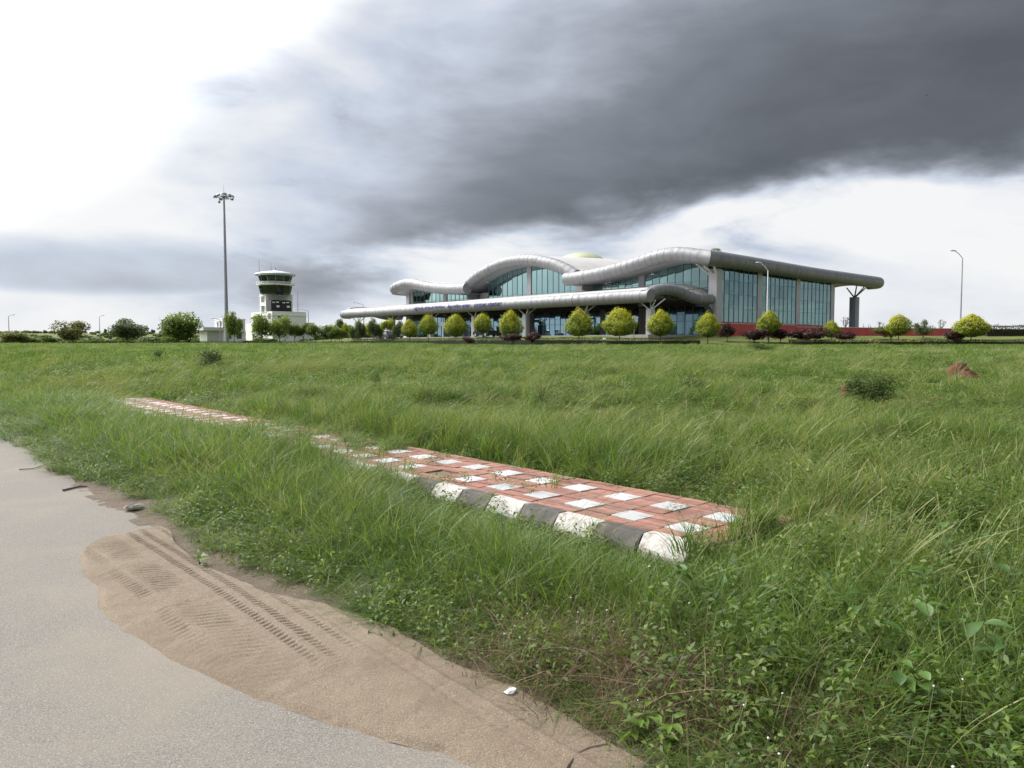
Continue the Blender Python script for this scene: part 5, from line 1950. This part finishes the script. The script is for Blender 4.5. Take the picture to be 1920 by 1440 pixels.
def place(x, y, s, sz=None, wind=0.10, spin=True, z=None):
    n = len(x)
    pts = np.stack([x, y, (terrain(x, y) if z is None else z) - 0.01], 1)
    rz = RNG.uniform(-math.pi, math.pi, n) if spin else RNG.uniform(-0.9, 0.9, n)
    rot = np.stack([RNG.normal(size=n) * 0.06, RNG.normal(size=n) * 0.06 + wind * 0.5, rz], 1)
    s = np.asarray(s) * np.ones(n)
    sz = s if sz is None else np.asarray(sz) * np.ones(n)
    return pts, rot, np.stack([s, s, sz], 1)


def zones(x, y):
    """how tall and how dense the plants grow at a spot: returns (tall grass height, tall density, turf density, lush share)"""
    l, w = to_lw(x, y)
    hN, pN = fbm(x, y, 1.6, 51), fbm(x, y, 0.7, 52)
    edge = ROAD_W + 0.10 - 0.16 * sstep(0.2, 1.4, l) + 0.35 * (fbm(l, l * 0, 0.9, 53) - 0.5) - 0.25 * sstep(4, 9, l)
    # verge between road and kerb
    verge = (w > edge) & (w < 0.0)
    onpath = (w >= -0.02) & (w <= FP_W1) & (l > FP_L0) & (l < FP_L1)
    field = (w > FP_W1) | ((w >= -0.02) & (l <= FP_L0)) | ((w >= -0.02) & (l >= FP_L1))
    k = sstep(edge, edge + 1.1, w)
    hv = 0.30 + 0.70 * k
    near_kerb_open = (1 - sstep(2.3, 3.4, l)) * sstep(-1.0, -0.35, w) * sstep(-1.0, -0.6, l)
    hv = hv * (1 - 0.70 * near_kerb_open)
    hv = hv * (1.0 + 0.3 * sstep(3.3, 5.0, l) * (1 - sstep(9.0, 11.0, l))) * (1 + 0.25 * sstep(9.0, 11.0, l))
    hv = hv * (0.75 + 0.5 * hN)
    return l, w, verge, onpath, field, hv, hN, pN


SEED_PATCH = [(on_terrain(x, y), r) for x, y, r in ((1530, 775, 1.1), (1300, 815, 0.8), (1225, 850, 0.7), (1070, 815, 0.9), (860, 820, 0.7), (960, 740, 1.4), (250, 735, 1.6), (90, 735, 1.6),
                                                    (1290, 690, 2.2), (1700, 690, 2.0), (1850, 690, 1.8), (560, 700, 2.2), (1420, 900, 0.5), (1560, 960, 0.5), (1760, 900, 0.8), (1650, 1120, 0.45), (720, 745, 1.0))]


def seed_patch(x, y):
    e = np.zeros(len(x))
    for c, r in SEED_PATCH:
        e = np.maximum(e, np.exp(-(((x - c.x) / r) ** 2 + ((y - c.y) / (r * 1.5)) ** 2)))
    return e


def near_grass():
    sets = {k: [] for k in PROTO}

    def put(kind, x, y, s, sz=None, wind=0.1, z=None):
        if len(x):
            sets[kind].append(place(x, y, s, sz, wind, spin='stalk' not in kind and kind != 'fartall', z=z))
    # ---- 2 to 21 m: individual fine clumps
    for d0, d1, dens in ((1.6, 4.5, 260), (4.5, 8, 170), (8, 13, 95), (13, 21, 50)):
        x, y = ring(d0, d1, dens, 1.25 if d1 < 9 else 0.95)
        l, w, verge, onpath, field, hv, hN, pN = zones(x, y)
        u = RNG.random(len(x))
        wide = 1.0 + 0.055 * (np.hypot(x, y) - 4).clip(0)          # a touch broader further out
        # verge: lush and tall grass
        m = verge & (u < 0.40 + 0.5 * hN)
        k = m & (RNG.random(len(x)) < 0.52)
        put('lush', x[k], y[k], wide[k] * (0.7 + .4 * hv[k]), hv[k] * RNG.uniform(.8, 1.15, k.sum()))
        k = m & ~k
        put('tall', x[k], y[k], wide[k] * (0.7 + .4 * hv[k]), hv[k] * RNG.uniform(.8, 1.2, k.sum()))
        k = verge & (u > 0.80)
        put('herb', x[k], y[k], wide[k], RNG.uniform(.7, 1.5, k.sum()))
        k = verge & (u > 0.55) & (u < 0.72)
        put('turf', x[k], y[k], wide[k])
        # field: short sward everywhere, tall tufts in patches
        dist = np.hypot(x, y)
        tuft = sstep(0.52, 0.63, fbm(x, y, 2.4, 61))
        strip = sstep(1.5, 1.9, w) * (1 - sstep(2.6, 4.2, w)) * sstep(0.8, 2.2, l) * (1 - sstep(12, 15, l))          # rank grass along the back of the path
        rank = np.maximum(tuft * 0.9, strip)
        rank = rank * (1 - 0.8 * (1 - sstep(0.0, 1.6, l)) * (1 - sstep(2.2, 3.6, w)))
        right = (l < -0.9) & (w < 3.2)
        rank = np.where(right, 0.55 + 0.3 * tuft, rank)
        f = field
        for (c, rx, ry) in RED_SOIL:
            f = f & ~((((x - c.x) / rx) ** 2 + ((y - c.y) / (ry * 1.6)) ** 2 < 0.8) & (RNG.random(len(x)) < 0.85))
        thin = sstep(0.60, 0.68, fbm(x, y, 1.9, 91)) * (w > 2.2)           # thin, trodden spots where soil and dead stalks show
        f = f & (RNG.random(len(x)) > 0.8 * thin)
        rank = rank * (1 - thin)
        v = RNG.random(len(x))
        k = field & (RNG.random(len(x)) < 0.05 * thin)
        put('dry', x[k], y[k], wide[k] * .7, .5)
        k = f & (v < 0.30)
        put('turf', x[k], y[k], wide[k] * 1.15, RNG.uniform(.8, 1.6, k.sum()))
        k = f & (v > 0.30) & (v < 0.46)
        put('herb', x[k], y[k], wide[k] * 1.1, RNG.uniform(.6, 1.3, k.sum()))
        k = f & (v > 0.46) & (v < 0.46 + 0.46 * rank)
        k1 = k & (RNG.random(len(x)) < 0.62)
        put('tall', x[k1], y[k1], wide[k1], (0.55 + 0.75 * rank[k1]) * RNG.uniform(.75, 1.25, k1.sum()), 0.2)
        k1 = k & ~k1
        put('lush', x[k1], y[k1], wide[k1], (0.6 + 0.5 * rank[k1]) * RNG.uniform(.75, 1.2, k1.sum()))
        k = f & (v > 0.965) & (rank > 0.12) & (fbm(x, y, 3.0, 63) > 0.38)
        put('stalk', x[k], y[k], wide[k], RNG.uniform(.7, 1.1, k.sum()), 0.35)
        sp = seed_patch(x, y)
        k = f & (RNG.random(len(x)) < 0.055 * sp)
        put('stalk', x[k], y[k], wide[k], RNG.uniform(.75, 1.15, k.sum()), 0.35)
        k = f & (RNG.random(len(x)) < 0.22 * sp)
        put('tall', x[k], y[k], wide[k], RNG.uniform(.8, 1.25, k.sum()), 0.25)
        k = verge & (v > 0.978) & (w > -1.5)
        put('stalk', x[k], y[k], wide[k], RNG.uniform(.5, .85, k.sum()), 0.3)
        k = f & (v > 0.92) & (v < 0.95)
        put('tallherb', x[k], y[k], wide[k], RNG.uniform(.5, 1.0, k.sum()))
        # rank grass smothering the near end of the path
        k = (l > -0.85) & (l < -0.33) & (w > -0.15) & (w < 1.75) & (v < 0.75)
        put('tall', x[k], y[k], wide[k], RNG.uniform(.5, .85, k.sum()), 0.15, z=np.maximum(terrain(x[k], y[k]), np.where(l[k] > FP_L0, FP_Z, 0)))
        # right foreground: weeds and dry straw
        dryz = np.exp(-(((l + 1.25) / 0.75) ** 2 + ((w + 1.45) / 0.42) ** 2))
        k = (w > ROAD_W + .05) & (w < 0.2) & (RNG.random(len(x)) < dryz * 0.75)
        put('dry', x[k], y[k], wide[k] * RNG.uniform(.7, 1.1, k.sum()))
        k = right & (w > -1.6) & (v > 0.86)
        put('tallherb', x[k], y[k], wide[k], RNG.uniform(.6, 1.15, k.sum()))
        k = (verge | f) & (v > 0.62) & (v < 0.632)
        put('dry', x[k], y[k], wide[k] * .8)
        # weeds rooted in the joints and edges of the path, thick where it is overgrown
        over = sstep(4.4, 6.0, l) * (1 - sstep(8.8, 10.2, l)) + 1.2 * sstep(16.2, 17.4, l) + 1.6 * (1 - sstep(-0.45, -0.1, l))
        pe = np.maximum(sstep(1.25, 1.5, w) * 0.35, 0.02)
        k = onpath & (v < (0.10 * over + 0.30 * over * sstep(0.45, 0.62, pN) + 0.22 * pe + 0.03 * sstep(0.5, 0.65, pN)))
        put('herb', x[k], y[k], wide[k] * .8, RNG.uniform(.5, 1.0, k.sum()), z=np.full(k.sum(), FP_Z))
        k = onpath & (v > 0.62) & (RNG.random(len(x)) < 0.75 * over * sstep(0.36, 0.56, pN) + 0.008)
        put('tall', x[k], y[k], wide[k] * .8, RNG.uniform(.25, .7, k.sum()), z=np.full(k.sum(), FP_Z))
        k = onpath & (w < 0.24) & (v > .72) & (RNG.random(len(x)) < 0.12)
        put('turf', x[k], y[k], .8 * wide[k], 1.2, z=np.full(k.sum(), FP_Z))
    # ---- 21 to 48 m
    for d0, d1, dens in ((21, 33, 15), (33, 48, 8)):
        x, y = ring(d0, d1, dens)
        l, w = to_lw(x, y)
        f = (w > FP_W1 + .1) | ((l > FP_L1) & (w > -0.3))
        g = (w < 0) & (w > ROAD_W)
        for (c, rx, ry) in RED_SOIL:
            f = f & ~((((x - c.x) / rx) ** 2 + ((y - c.y) / (ry * 1.6)) ** 2 < 0.8) & (RNG.random(len(x)) < 0.85))
        thin = sstep(0.58, 0.66, fbm(x, y, 3.2, 91))
        f = f & (RNG.random(len(x)) > 0.75 * thin)
        v = RNG.random(len(x))
        tuft = sstep(0.52, 0.60, fbm(x, y, 3.6, 71))
        sc = 1.0 + 0.012 * (np.hypot(x, y) - 21)
        k = f & (v < 0.40)
        put('midturf', x[k], y[k], sc[k] * 1.1, RNG.uniform(.8, 1.4, k.sum()))
        k = f & (v > 0.40) & (v < 0.55)
        put('midherb', x[k], y[k], sc[k] * 1.1)
        k = (f & (v > 0.55) & (v < 0.55 + 0.28 * tuft + .03)) | (g & (v < .6))
        put('midtall', x[k], y[k], sc[k], RNG.uniform(.5, 1.25, k.sum()), 0.15)
        k = f & (v > 0.90) & (v < 0.90 + 0.045 * tuft)
        put('midstalk', x[k], y[k], sc[k], RNG.uniform(.6, 1.1, k.sum()), 0.3)
        sp = seed_patch(x, y)
        k = f & (RNG.random(len(x)) < 0.20 * sp)
        put('midstalk', x[k], y[k], sc[k], RNG.uniform(.75, 1.2, k.sum()), 0.3)
        k = f & (v > 0.985)
        put('farlush', x[k], y[k], sc[k] * .8, RNG.uniform(.7, 1.3, k.sum()))
    # ---- 48 to 130 m
    for d0, d1, dens in ((48, 70, 3.2), (70, 100, 2.2), (100, 135, 0.8)):
        x, y = ring(d0, d1, dens)
        l, w = to_lw(x, y)
        a, b = (x - TC.x) * VD.x + (y - TC.y) * VD.y, (x - TC.x) * UD.x + (y - TC.y) * UD.y
        f = (w > FP_W1 + .1) & ((y < 79.5) | ((a < -31) & (x < -10) & (y < 95)))
        v = RNG.random(len(x))
        tuft = sstep(0.50, 0.64, fbm(x, y, 8.0, 81))
        k = f & (v < 0.55)
        put('farturf', x[k], y[k], RNG.uniform(.9, 1.4, k.sum()))
        k = f & (v > 0.55) & (v < 0.70)
        put('farlush', x[k], y[k], RNG.uniform(.8, 1.3, k.sum()))
        k = f & (v > 0.70) & (v < 0.70 + 0.14 * tuft * (y < 76))
        put('fartall', x[k], y[k], RNG.uniform(.6, 1.0, k.sum()), None, 0.3)
    info = {
        'turf': ('short_turf', 'short green turf between the taller grass', 'grass'),
        'tall': ('tall_grass', 'tall fine green grass on the verge and the near field', 'grass'),
        'lush': ('lush_grass', 'thick dark green grass blades along the kerb', 'grass'),
        'stalk': ('seed_grass', 'pale seed stalks bending in the wind over the near grass', 'grass'),
        'dry': ('dry_straw', 'tangled brown dry straw at the edge of the sand', 'straw'),
        'herb': ('ground_herbs', 'low small-leaved herbs creeping among the near grass', 'weeds'),
        'tallherb': ('tall_herbs', 'upright small-leaved weeds among the near grass', 'weeds'),
        'midturf': ('field_turf', 'short grass covering the middle of the field', 'grass'),
        'midtall': ('field_grass', 'knee-high grass tufts across the middle of the field', 'grass'),
        'midstalk': ('field_seed_grass', 'wind-bent pale seed grass across the middle of the field', 'grass'),
        'midherb': ('field_herbs', 'leafy ground cover across the middle of the field', 'weeds'),
        'farturf': ('far_turf', 'short grass on the far slope before the terminal', 'grass'),
        'fartall': ('far_seed_grass', 'pale feathery tall grass on the far slope before the hedge', 'grass'),
        'farlush': ('far_green_patches', 'darker green patches on the far slope of the field', 'grass')}
    tot = 0
    for k, lst in sets.items():
        if not lst:
            continue
        P = np.concatenate([q[0] for q in lst]); R = np.concatenate([q[1] for q in lst]); S = np.concatenate([q[2] for q in lst])
        tot += len(P)
        scatter(info[k][0], k, P, R, S, info[k][1], info[k][2])
    print('clumps', tot)


near_grass()


def white_flowers():
    rng = np.random.default_rng(15)
    n = 1500
    l = rng.uniform(-3.2, 8, n); w = rng.uniform(-2.05, 3.6, n)
    keep = ((w < -1.15) & (fbm(l, w, 0.8, 5) > 0.46)) | ((w > 1.6) & (fbm(l, w, 1.2, 6) > 0.60) & (rng.random(n) < .5))
    l, w = l[keep], w[keep]
    x, y = K0.x + UD.x * l + VD.x * w, K0.y + UD.y * l + VD.y * w
    n = len(x)
    gz = terrain(x, y)
    h = rng.uniform(0.16, 0.42, n) * np.where(w < -1.7, .7, 1)
    stem = MB(); head = MB()
    for i in range(n):
        p0 = Vector((x[i], y[i], gz[i])); p1 = p0 + Vector((rng.normal() * .04 + .03, rng.normal() * .04, h[i]))
        stem.tube([p0, p1], 0.0015, 3, False)
        r = rng.uniform(.003, .006)
        d = Vector((rng.normal() * .4, rng.normal() * .4 - .3, 1)).normalized()
        s = d.orthogonal().normalized(); q = d.cross(s)
        c = [p1 + (s * math.cos(t) + q * math.sin(t)) * r for t in np.linspace(0, 6.283, 7)[:-1]]
        head.add(c + [p1 + d * r * .9], [(k, (k + 1) % 6, 6) for k in range(6)] + [tuple(range(5, -1, -1))])
    o = head.build('white_wildflowers', FLOWER)
    tag(o, 'tiny white wildflower heads dotted through the verge grass', 'flowers', kind='stuff')
    s = stem.build('flower_stems', mat('flower_stem', (0.10, 0.12, 0.04), .7), o)
    tag(s, kind='stuff')


white_flowers()

# ------------------------------------------------------------------ single weeds with large leaves
def leaf_mesh(name, ln, wd, m, droop=0.35, seed=0):
    """pointed leaf with folded midrib, along +x"""
    n = 6
    V, F = [], []
    for i in range(n + 1):
        t = i / n
        w_ = wd * (math.sin(math.pi * min(1, t * 1.02 + 0.02) ** 0.8)) * 0.5 + 0.001
        z = -droop * ln * t * t
        V += [(ln * t, -w_, z + w_ * 0.45), (ln * t, 0, z), (ln * t, w_, z + w_ * 0.45)]
    for i in range(n):
        for k in (0, 1):
            a = i * 3 + k
            F.append((a, a + 1, a + 4, a + 3))
    V = np.array(V)
    return quads_mesh(name, V, np.array(F), m, np.full(len(V), 0.5), True)


WEED = leaf_mat('weed_leaves', [(0.0, (0.028, 0.070, 0.014)), (0.5, (0.060, 0.125, 0.022)), (1.0, (0.115, 0.195, 0.035))], 0.3, 0.4, pamt=0.0, rnd=0.5, spec=0.5)
LIME = leaf_mat('lime_weed_leaves', [(0.0, (0.075, 0.14, 0.020)), (0.5, (0.125, 0.205, 0.03)), (1.0, (0.19, 0.27, 0.05))], 0.35, 0.45, pamt=0.0, rnd=0.4)
LEAVES = {('weed', k): leaf_mesh('leaf', ln, wd, WEED, dr) for k, (ln, wd, dr) in enumerate([(0.115, 0.055, .35), (0.095, 0.05, .25), (0.075, 0.036, .4)])}
LEAVES.update({('lime', k): leaf_mesh('leaf', ln, wd, LIME, dr) for k, (ln, wd, dr) in enumerate([(0.07, 0.028, .25), (0.055, 0.024, .35)])})


def weed(px_x, px_y, h, nl, kind, label, seed, z=0.0, lean=0.1):
    p = on_z(px_x, px_y, z)
    rnd = random.Random(seed)
    gz = TZ(p.x, p.y)
    t = thing('broadleaf_weed', label, 'weed', (p.x, p.y, gz), rnd.uniform(0, 6), 'broad-leaved weeds in the verge')
    m = MB()
    stems = []
    ns = 2 if nl < 14 else 3
    for s in range(ns):
        a = 2 * math.pi * s / ns + rnd.uniform(-.5, .5)
        q = h * rnd.uniform(.15, .35)
        pts = [Vector((0, 0, -.02)), Vector((math.cos(a) * q * .4, math.sin(a) * q * .4, h * .5)), Vector((math.cos(a) * q, math.sin(a) * q, h * rnd.uniform(.8, 1.05)))]
        m.tube(pts, [.004, .0035, .002], 5)
        stems.append(pts)
    m.build('stem', mat('weed_stem', (0.09, 0.12, 0.035), .6), t, smooth=True)
    nk = 3 if kind == 'weed' else 2
    for k in range(nl):
        st = stems[k % ns]
        f = (k // ns + 1) / (nl / ns)
        pos = st[0].lerp(st[1], f * 2) if f < .5 else st[1].lerp(st[2], f * 2 - 1)
        o = link('leaf', LEAVES[(kind, rnd.randrange(nk))], t, pos)
        az = k * 2.4 + rnd.uniform(-.4, .4)
        o.rotation_euler = (rnd.uniform(-.3, .3), -0.35 - rnd.uniform(-.3, .5) * (1 if f < .9 else -.5), az)
        s = rnd.uniform(.75, 1.2) * (1.15 - .35 * f)
        s *= 1.25
        o.scale = (s, s, s)


weed(1850, 1345, .42, 18, 'weed', 'glossy dark weed with large oval leaves at the thick end of the verge', 1)
weed(1770, 1300, .46, 18, 'weed', 'tall glossy weed with drooping oval leaves beside the darkest one', 2)
weed(1700, 1395, .30, 14, 'weed', 'low glossy weed with wide pale green leaves near the road', 3)
weed(1640, 1310, .36, 14, 'weed', 'mid-sized weed with upright pointed leaves in the tangle', 4)
weed(1560, 1225, .38, 14, 'weed', 'open weed with paired leaves below a long bent straw', 5)
weed(1700, 1190, .42, 16, 'weed', 'leafy weed under a long bent seed stalk', 6)
weed(1460, 1215, .40, 12, 'weed', 'dark weed with narrow leaves beside the dry straw', 7)
weed(1790, 1120, .45, 16, 'weed', 'tall leafy weed near the bare red soil patch', 8)
weed(1880, 1180, .45, 16, 'weed', 'spreading leafy weed behind the glossy ones', 9)
weed(1545, 1345, .24, 22, 'lime', 'bright lime green low weed with many small leaves beside straw', 10)
weed(1195, 1400, .16, 22, 'lime', 'light green leafy weed at the edge of the sand', 11)
weed(1255, 1420, .16, 20, 'lime', 'light green low weed in the dry straw by the sand', 12)
weed(1010, 985, .20, 14, 'lime', 'fresh green weed leaning over the kerb blocks', 13)
weed(870, 925, .22, 16, 'lime', 'yellow-green weed growing out of the kerb joint', 14)
weed(375, 1062, .10, 10, 'lime', 'tiny weed sprawling on the tyre-marked sand', 15)
weed(1740, 1400, .34, 14, 'weed', 'broad weed with round-tipped leaves half under long grass', 16)
weed(1330, 1190, .42, 12, 'weed', 'upright weed with long leaves among the kerb-end grass', 17)


# ------------------------------------------------------------------ shrubs standing in the field
def field_shrub(px_x, px_y, hpx, wpx, label, seed, material=SHRUBM, n=1800, blobs=8, size=0.05, spread=.7):
    X, Y, gz = on_terrain(px_x, px_y)          # distance from the ground it stands on
    s = Y / FPX
    t = thing('meadow_shrub', label, 'shrub', (X, Y, gz), seed, 'wild shrubs in the field')
    me = bushy_crown('foliage', seed, material, n, blobs, size, .75, spread)
    co = np.empty(len(me.vertices) * 3, np.float32); me.vertices.foreach_get('co', co); co = co.reshape(-1, 3)
    c = link('foliage', me, t)
    wx = max(abs(co[:, 0]).max(), abs(co[:, 1]).max())
    c.scale = (wpx * s / 2 / wx, wpx * s / 2 / wx, hpx * s / co[:, 2].max())
    tr_ = link('stem', trunk_mesh(seed, .5, .03, 6, .7, .9), t)
    tr_.scale = (wpx * s / 2.4, wpx * s / 2.4, hpx * s * .6)
    return X, Y, gz


field_shrub(1620, 768, 80, 125, 'dark green shrub beside the red earth hump in the field', 201, n=4000, size=.035)
field_shrub(1520, 778, 36, 130, 'low dark shrub spreading below the wind-bent seed grass', 202, n=3500, size=.035)
field_shrub(1300, 745, 45, 60, 'leaning dark green shrub amid tall seed grass', 203, n=2200)
field_shrub(394, 694, 46, 60, 'open leafy shrub in the field before the white service building', 205, SHRUBM, n=1500)
field_shrub(300, 676, 28, 34, 'thin low shrub left of the open leafy one', 206, SHRUBM, n=700)
field_shrub(705, 735, 40, 24, 'narrow upright dark weed in mid-field', 207, SHRUBM, n=900)
field_shrub(620, 760, 36, 56, 'sprawling thin shrub behind the overgrown footpath', 208, GREYG, n=900)
field_shrub(140, 785, 46, 130, 'dense dark green bush on the verge near the hidden footpath end', 209, SHRUBM, n=4500, size=.03, spread=.6)
field_shrub(1015, 770, 70, 60, 'spindly thorny sapling with thin dark twigs in mid-field', 210, GREYG, n=420, size=.035)
field_shrub(560, 850, 38, 70, 'dark leafy weed hiding the footpath middle', 211, SHRUBM, n=1500, size=.04)
field_shrub(1430, 660, 18, 60, 'low dark green clump on the slope below the red wall', 212, SHRUBM, n=1500)
field_shrub(940, 690, 16, 50, 'small dark green clump on the slope below the terminal entrance', 213, SHRUBM, n=900)

M_MOUND = mat('red_laterite', (0.098, 0.030, 0.019), 0.95, var=0.3, vscale=6, bump=0.8, bscale=14)


def mound(px_x, px_y, wpx, hpx, label, seed, lumps):
    q0 = on_terrain(px_x, px_y)
    X, Y, gz = q0
    s = Y / FPX
    t = thing('termite_mound', label, 'mound', (X, Y, gz))
    R, Hm = wpx * s / 2, hpx * s
    n, rings_ = 36, 16
    V, F = [], []
    for i in range(rings_ + 1):
        r = i / rings_
        for k in range(n):
            a = 2 * math.pi * k / n
            x, y = R * r * math.cos(a), R * 0.8 * r * math.sin(a)
            z = -0.12
            for (lx, ly, lh, lr) in lumps:
                d2 = ((x - lx * R) ** 2 + (y - ly * R) ** 2) / (lr * R) ** 2
                z = max(z, Hm * lh * (1 - d2 ** 1.3) if d2 < 1 else z)
            z += 0.055 * Hm * (mnoise.noise(Vector((x * 4 + seed, y * 4, z * 3))) + .6 * mnoise.noise(Vector((x * 11, y * 11 + seed, z * 8)))) * 2 + 0.05 * (1 - r) - .03
            zc_ = 0.82 * Hm
            if z > zc_:
                z = zc_ + (z - zc_) * 0.35
            V.append((x, y, z))
    for i in range(rings_):
        for k in range(n):
            a, b = i * n + k, i * n + (k + 1) % n
            F.append((a, b, b + n, a + n))
    m = MB(); m.add(V, F)
    m.build('earth_body', M_MOUND, t, smooth=True)
    c = MB(); rnd = random.Random(seed)
    for k in range(14):
        a = rnd.uniform(0, 6.28); q = R * rnd.uniform(.8, 1.2); r = rnd.uniform(.02, .06)
        c.add([(q * math.cos(a) + r * dx, q * .8 * math.sin(a) + r * dy, r * dz + .02) for dx, dy, dz in ((1, 0, 0), (0, 1, 0), (-1, 0, .2), (0, -1, 0), (0.2, 0, 1), (0, 0, -1))],
              [(0, 1, 4), (1, 2, 4), (2, 3, 4), (3, 0, 4), (1, 0, 5), (2, 1, 5), (3, 2, 5), (0, 3, 5)])
    c.build('loose_clods', M_MOUND, t)


mound(1795, 706, 80, 30, 'red termite mound with a blunt peak rising from the grass', 3, [(0.17, 0, 1.0, .36), (0.02, -.05, .96, .34), (.26, -.1, .7, .32), (-.14, 0, .74, .40), (-.32, -.05, .5, .38), (-.58, -.1, .28, .40), (.50, -.1, .42, .34), (.72, -.1, .26, .26), (.1, -.35, .4, .4), (0, 0, .10, 1.0)])
mound(1580, 752, 46, 32, 'narrow red earth hump half hidden by seed grass and shrub', 5, [(0.2, 0, 1.0, .5), (-.3, 0, .5, .6), (0, 0, .2, 1.0)])

# ------------------------------------------------------------------ small things by the road
def twig(pts_px, label, r=0.006, z=0.02):
    P = [on_z(x, y, z) for x, y in pts_px]
    o0 = P[0]
    m = MB(); m.tube([p - o0 for p in P], [r, r * .9, r * .6][:len(P)] if len(P) <= 3 else [r] * len(P), 6)
    a = P[1] - o0
    m.tube([a, a + Vector((.05, .06, .02))], [r * .6, r * .3], 5)
    o = m.build('fallen_twig', M_STICK)
    o.location = o0
    tag(o, label, 'twig', 'fallen twigs on the road')


twig([(118, 919), (140, 914), (163, 911)], 'thick dark fallen twig at the shoulder of the road', .012)
twig([(36, 880), (60, 879), (86, 871)], 'thin pale fallen twig further along the dusty road', .007)


def stone(px_x, px_y, sx, sy, sz, label, seed):
    p = on_z(px_x, px_y, 0.0)
    rnd = random.Random(seed)
    m = MB(); m.lathe([(0.3, -.1), (0.85, .1), (1.0, .4), (0.7, .8), (0.2, .95)], 9)
    m.v = [(v[0] * sx * (1 + rnd.uniform(-.2, .2)), v[1] * sy * (1 + rnd.uniform(-.2, .2)), v[2] * sz * (1 + rnd.uniform(-.15, .15))) for v in m.v]
    o = m.build('stone', mat('grey_stone_rubble', (0.20, 0.18, 0.16), .9, var=.25, vscale=20, bump=.4))
    o.location = p + Vector((0, 0, .02)); o.rotation_euler = (0, 0, rnd.uniform(0, 3))
    tag(o, label, 'stone', 'stones at the road edge')


stone(252, 958, .10, .06, .05, 'flat dark stone slab at the foot of the verge grass', 1)
stone(322, 966, .06, .045, .04, 'small pale stone a little past the flat slab', 2)
stone(410, 1003, .03, .03, .025, 'pebble-sized stone on the soil by the sand', 3)

# crumpled paper at the grass edge
p = on_z(958, 1308, 0.02)
m = MB(); m.lathe([(0.2, -.5), (.7, -.35), (1, 0), (.75, .4), (.25, .6)], 9)
rnd = random.Random(5)
m.v = [tuple(c * .026 * (1 + rnd.uniform(-.35, .35)) for c in v) for v in m.v]
o = m.build('crumpled_paper', mat('paper', (0.72, 0.72, 0.76), .7))
o.location = p + Vector((0, 0, .03))
tag(o, 'white crumpled paper ball where the grass meets the sand', 'litter')
# white scrap caught on the far slope
Y = 74.0
m = MB()
m.add([(-.18, 0, .0), (-.05, -.05, .05), (.12, 0, 0), (.2, .05, .28), (.05, 0, .16), (-.16, .04, .26), (0, .12, .08)], [(0, 1, 4, 5), (1, 2, 3, 4), (0, 6, 2, 1), (5, 4, 6), (4, 3, 6)])
o = m.build('white_scrap', M_WHITE)
X = col_x(1133, Y); o.location = (X, Y, TZ(X, Y) + .35)
o.location.z = at_depth(1133, 637, Y).z
tag(o, 'white scrap of litter caught in the far grass below the terminal', 'litter')
# dark root trailing over the sand
P = [on_z(x, y, .045) for x, y in ((1140, 1395), (1105, 1402), (1080, 1415), (1062, 1440), (1050, 1470))]
m = MB(); m.tube([q - P[0] for q in P], [.004, .005, .005, .004, .003], 5)
o = m.build('trailing_runner', M_STICK); o.location = P[0]
tag(o, 'thin dark runner trailing from the straw over the sand', 'runner')
# a bird far up under the cloud
p = at_depth(1737, 179, 150)
b = thing('bird', 'tiny dark bird flying under the dark cloud', 'bird', p, 0.4)
m = MB(); m.tube([(-.22, 0, 0), (-.1, 0, .02), (.1, 0, .03), (.2, 0, .04), (.26, 0, .03)], [.01, .05, .06, .04, .01], 7); m.build('body', M_BLACK, b, True)
for s in (-1, 1):
    m = MB(); m.add([(-.06, 0, .03), (.1, 0, .04), (.08, s * .25, .12), (-.02, s * .5, .05), (-.1, s * .25, .1)], [(0, 1, 2, 4), (4, 2, 3)]); m.build('wing', M_BLACK, b)
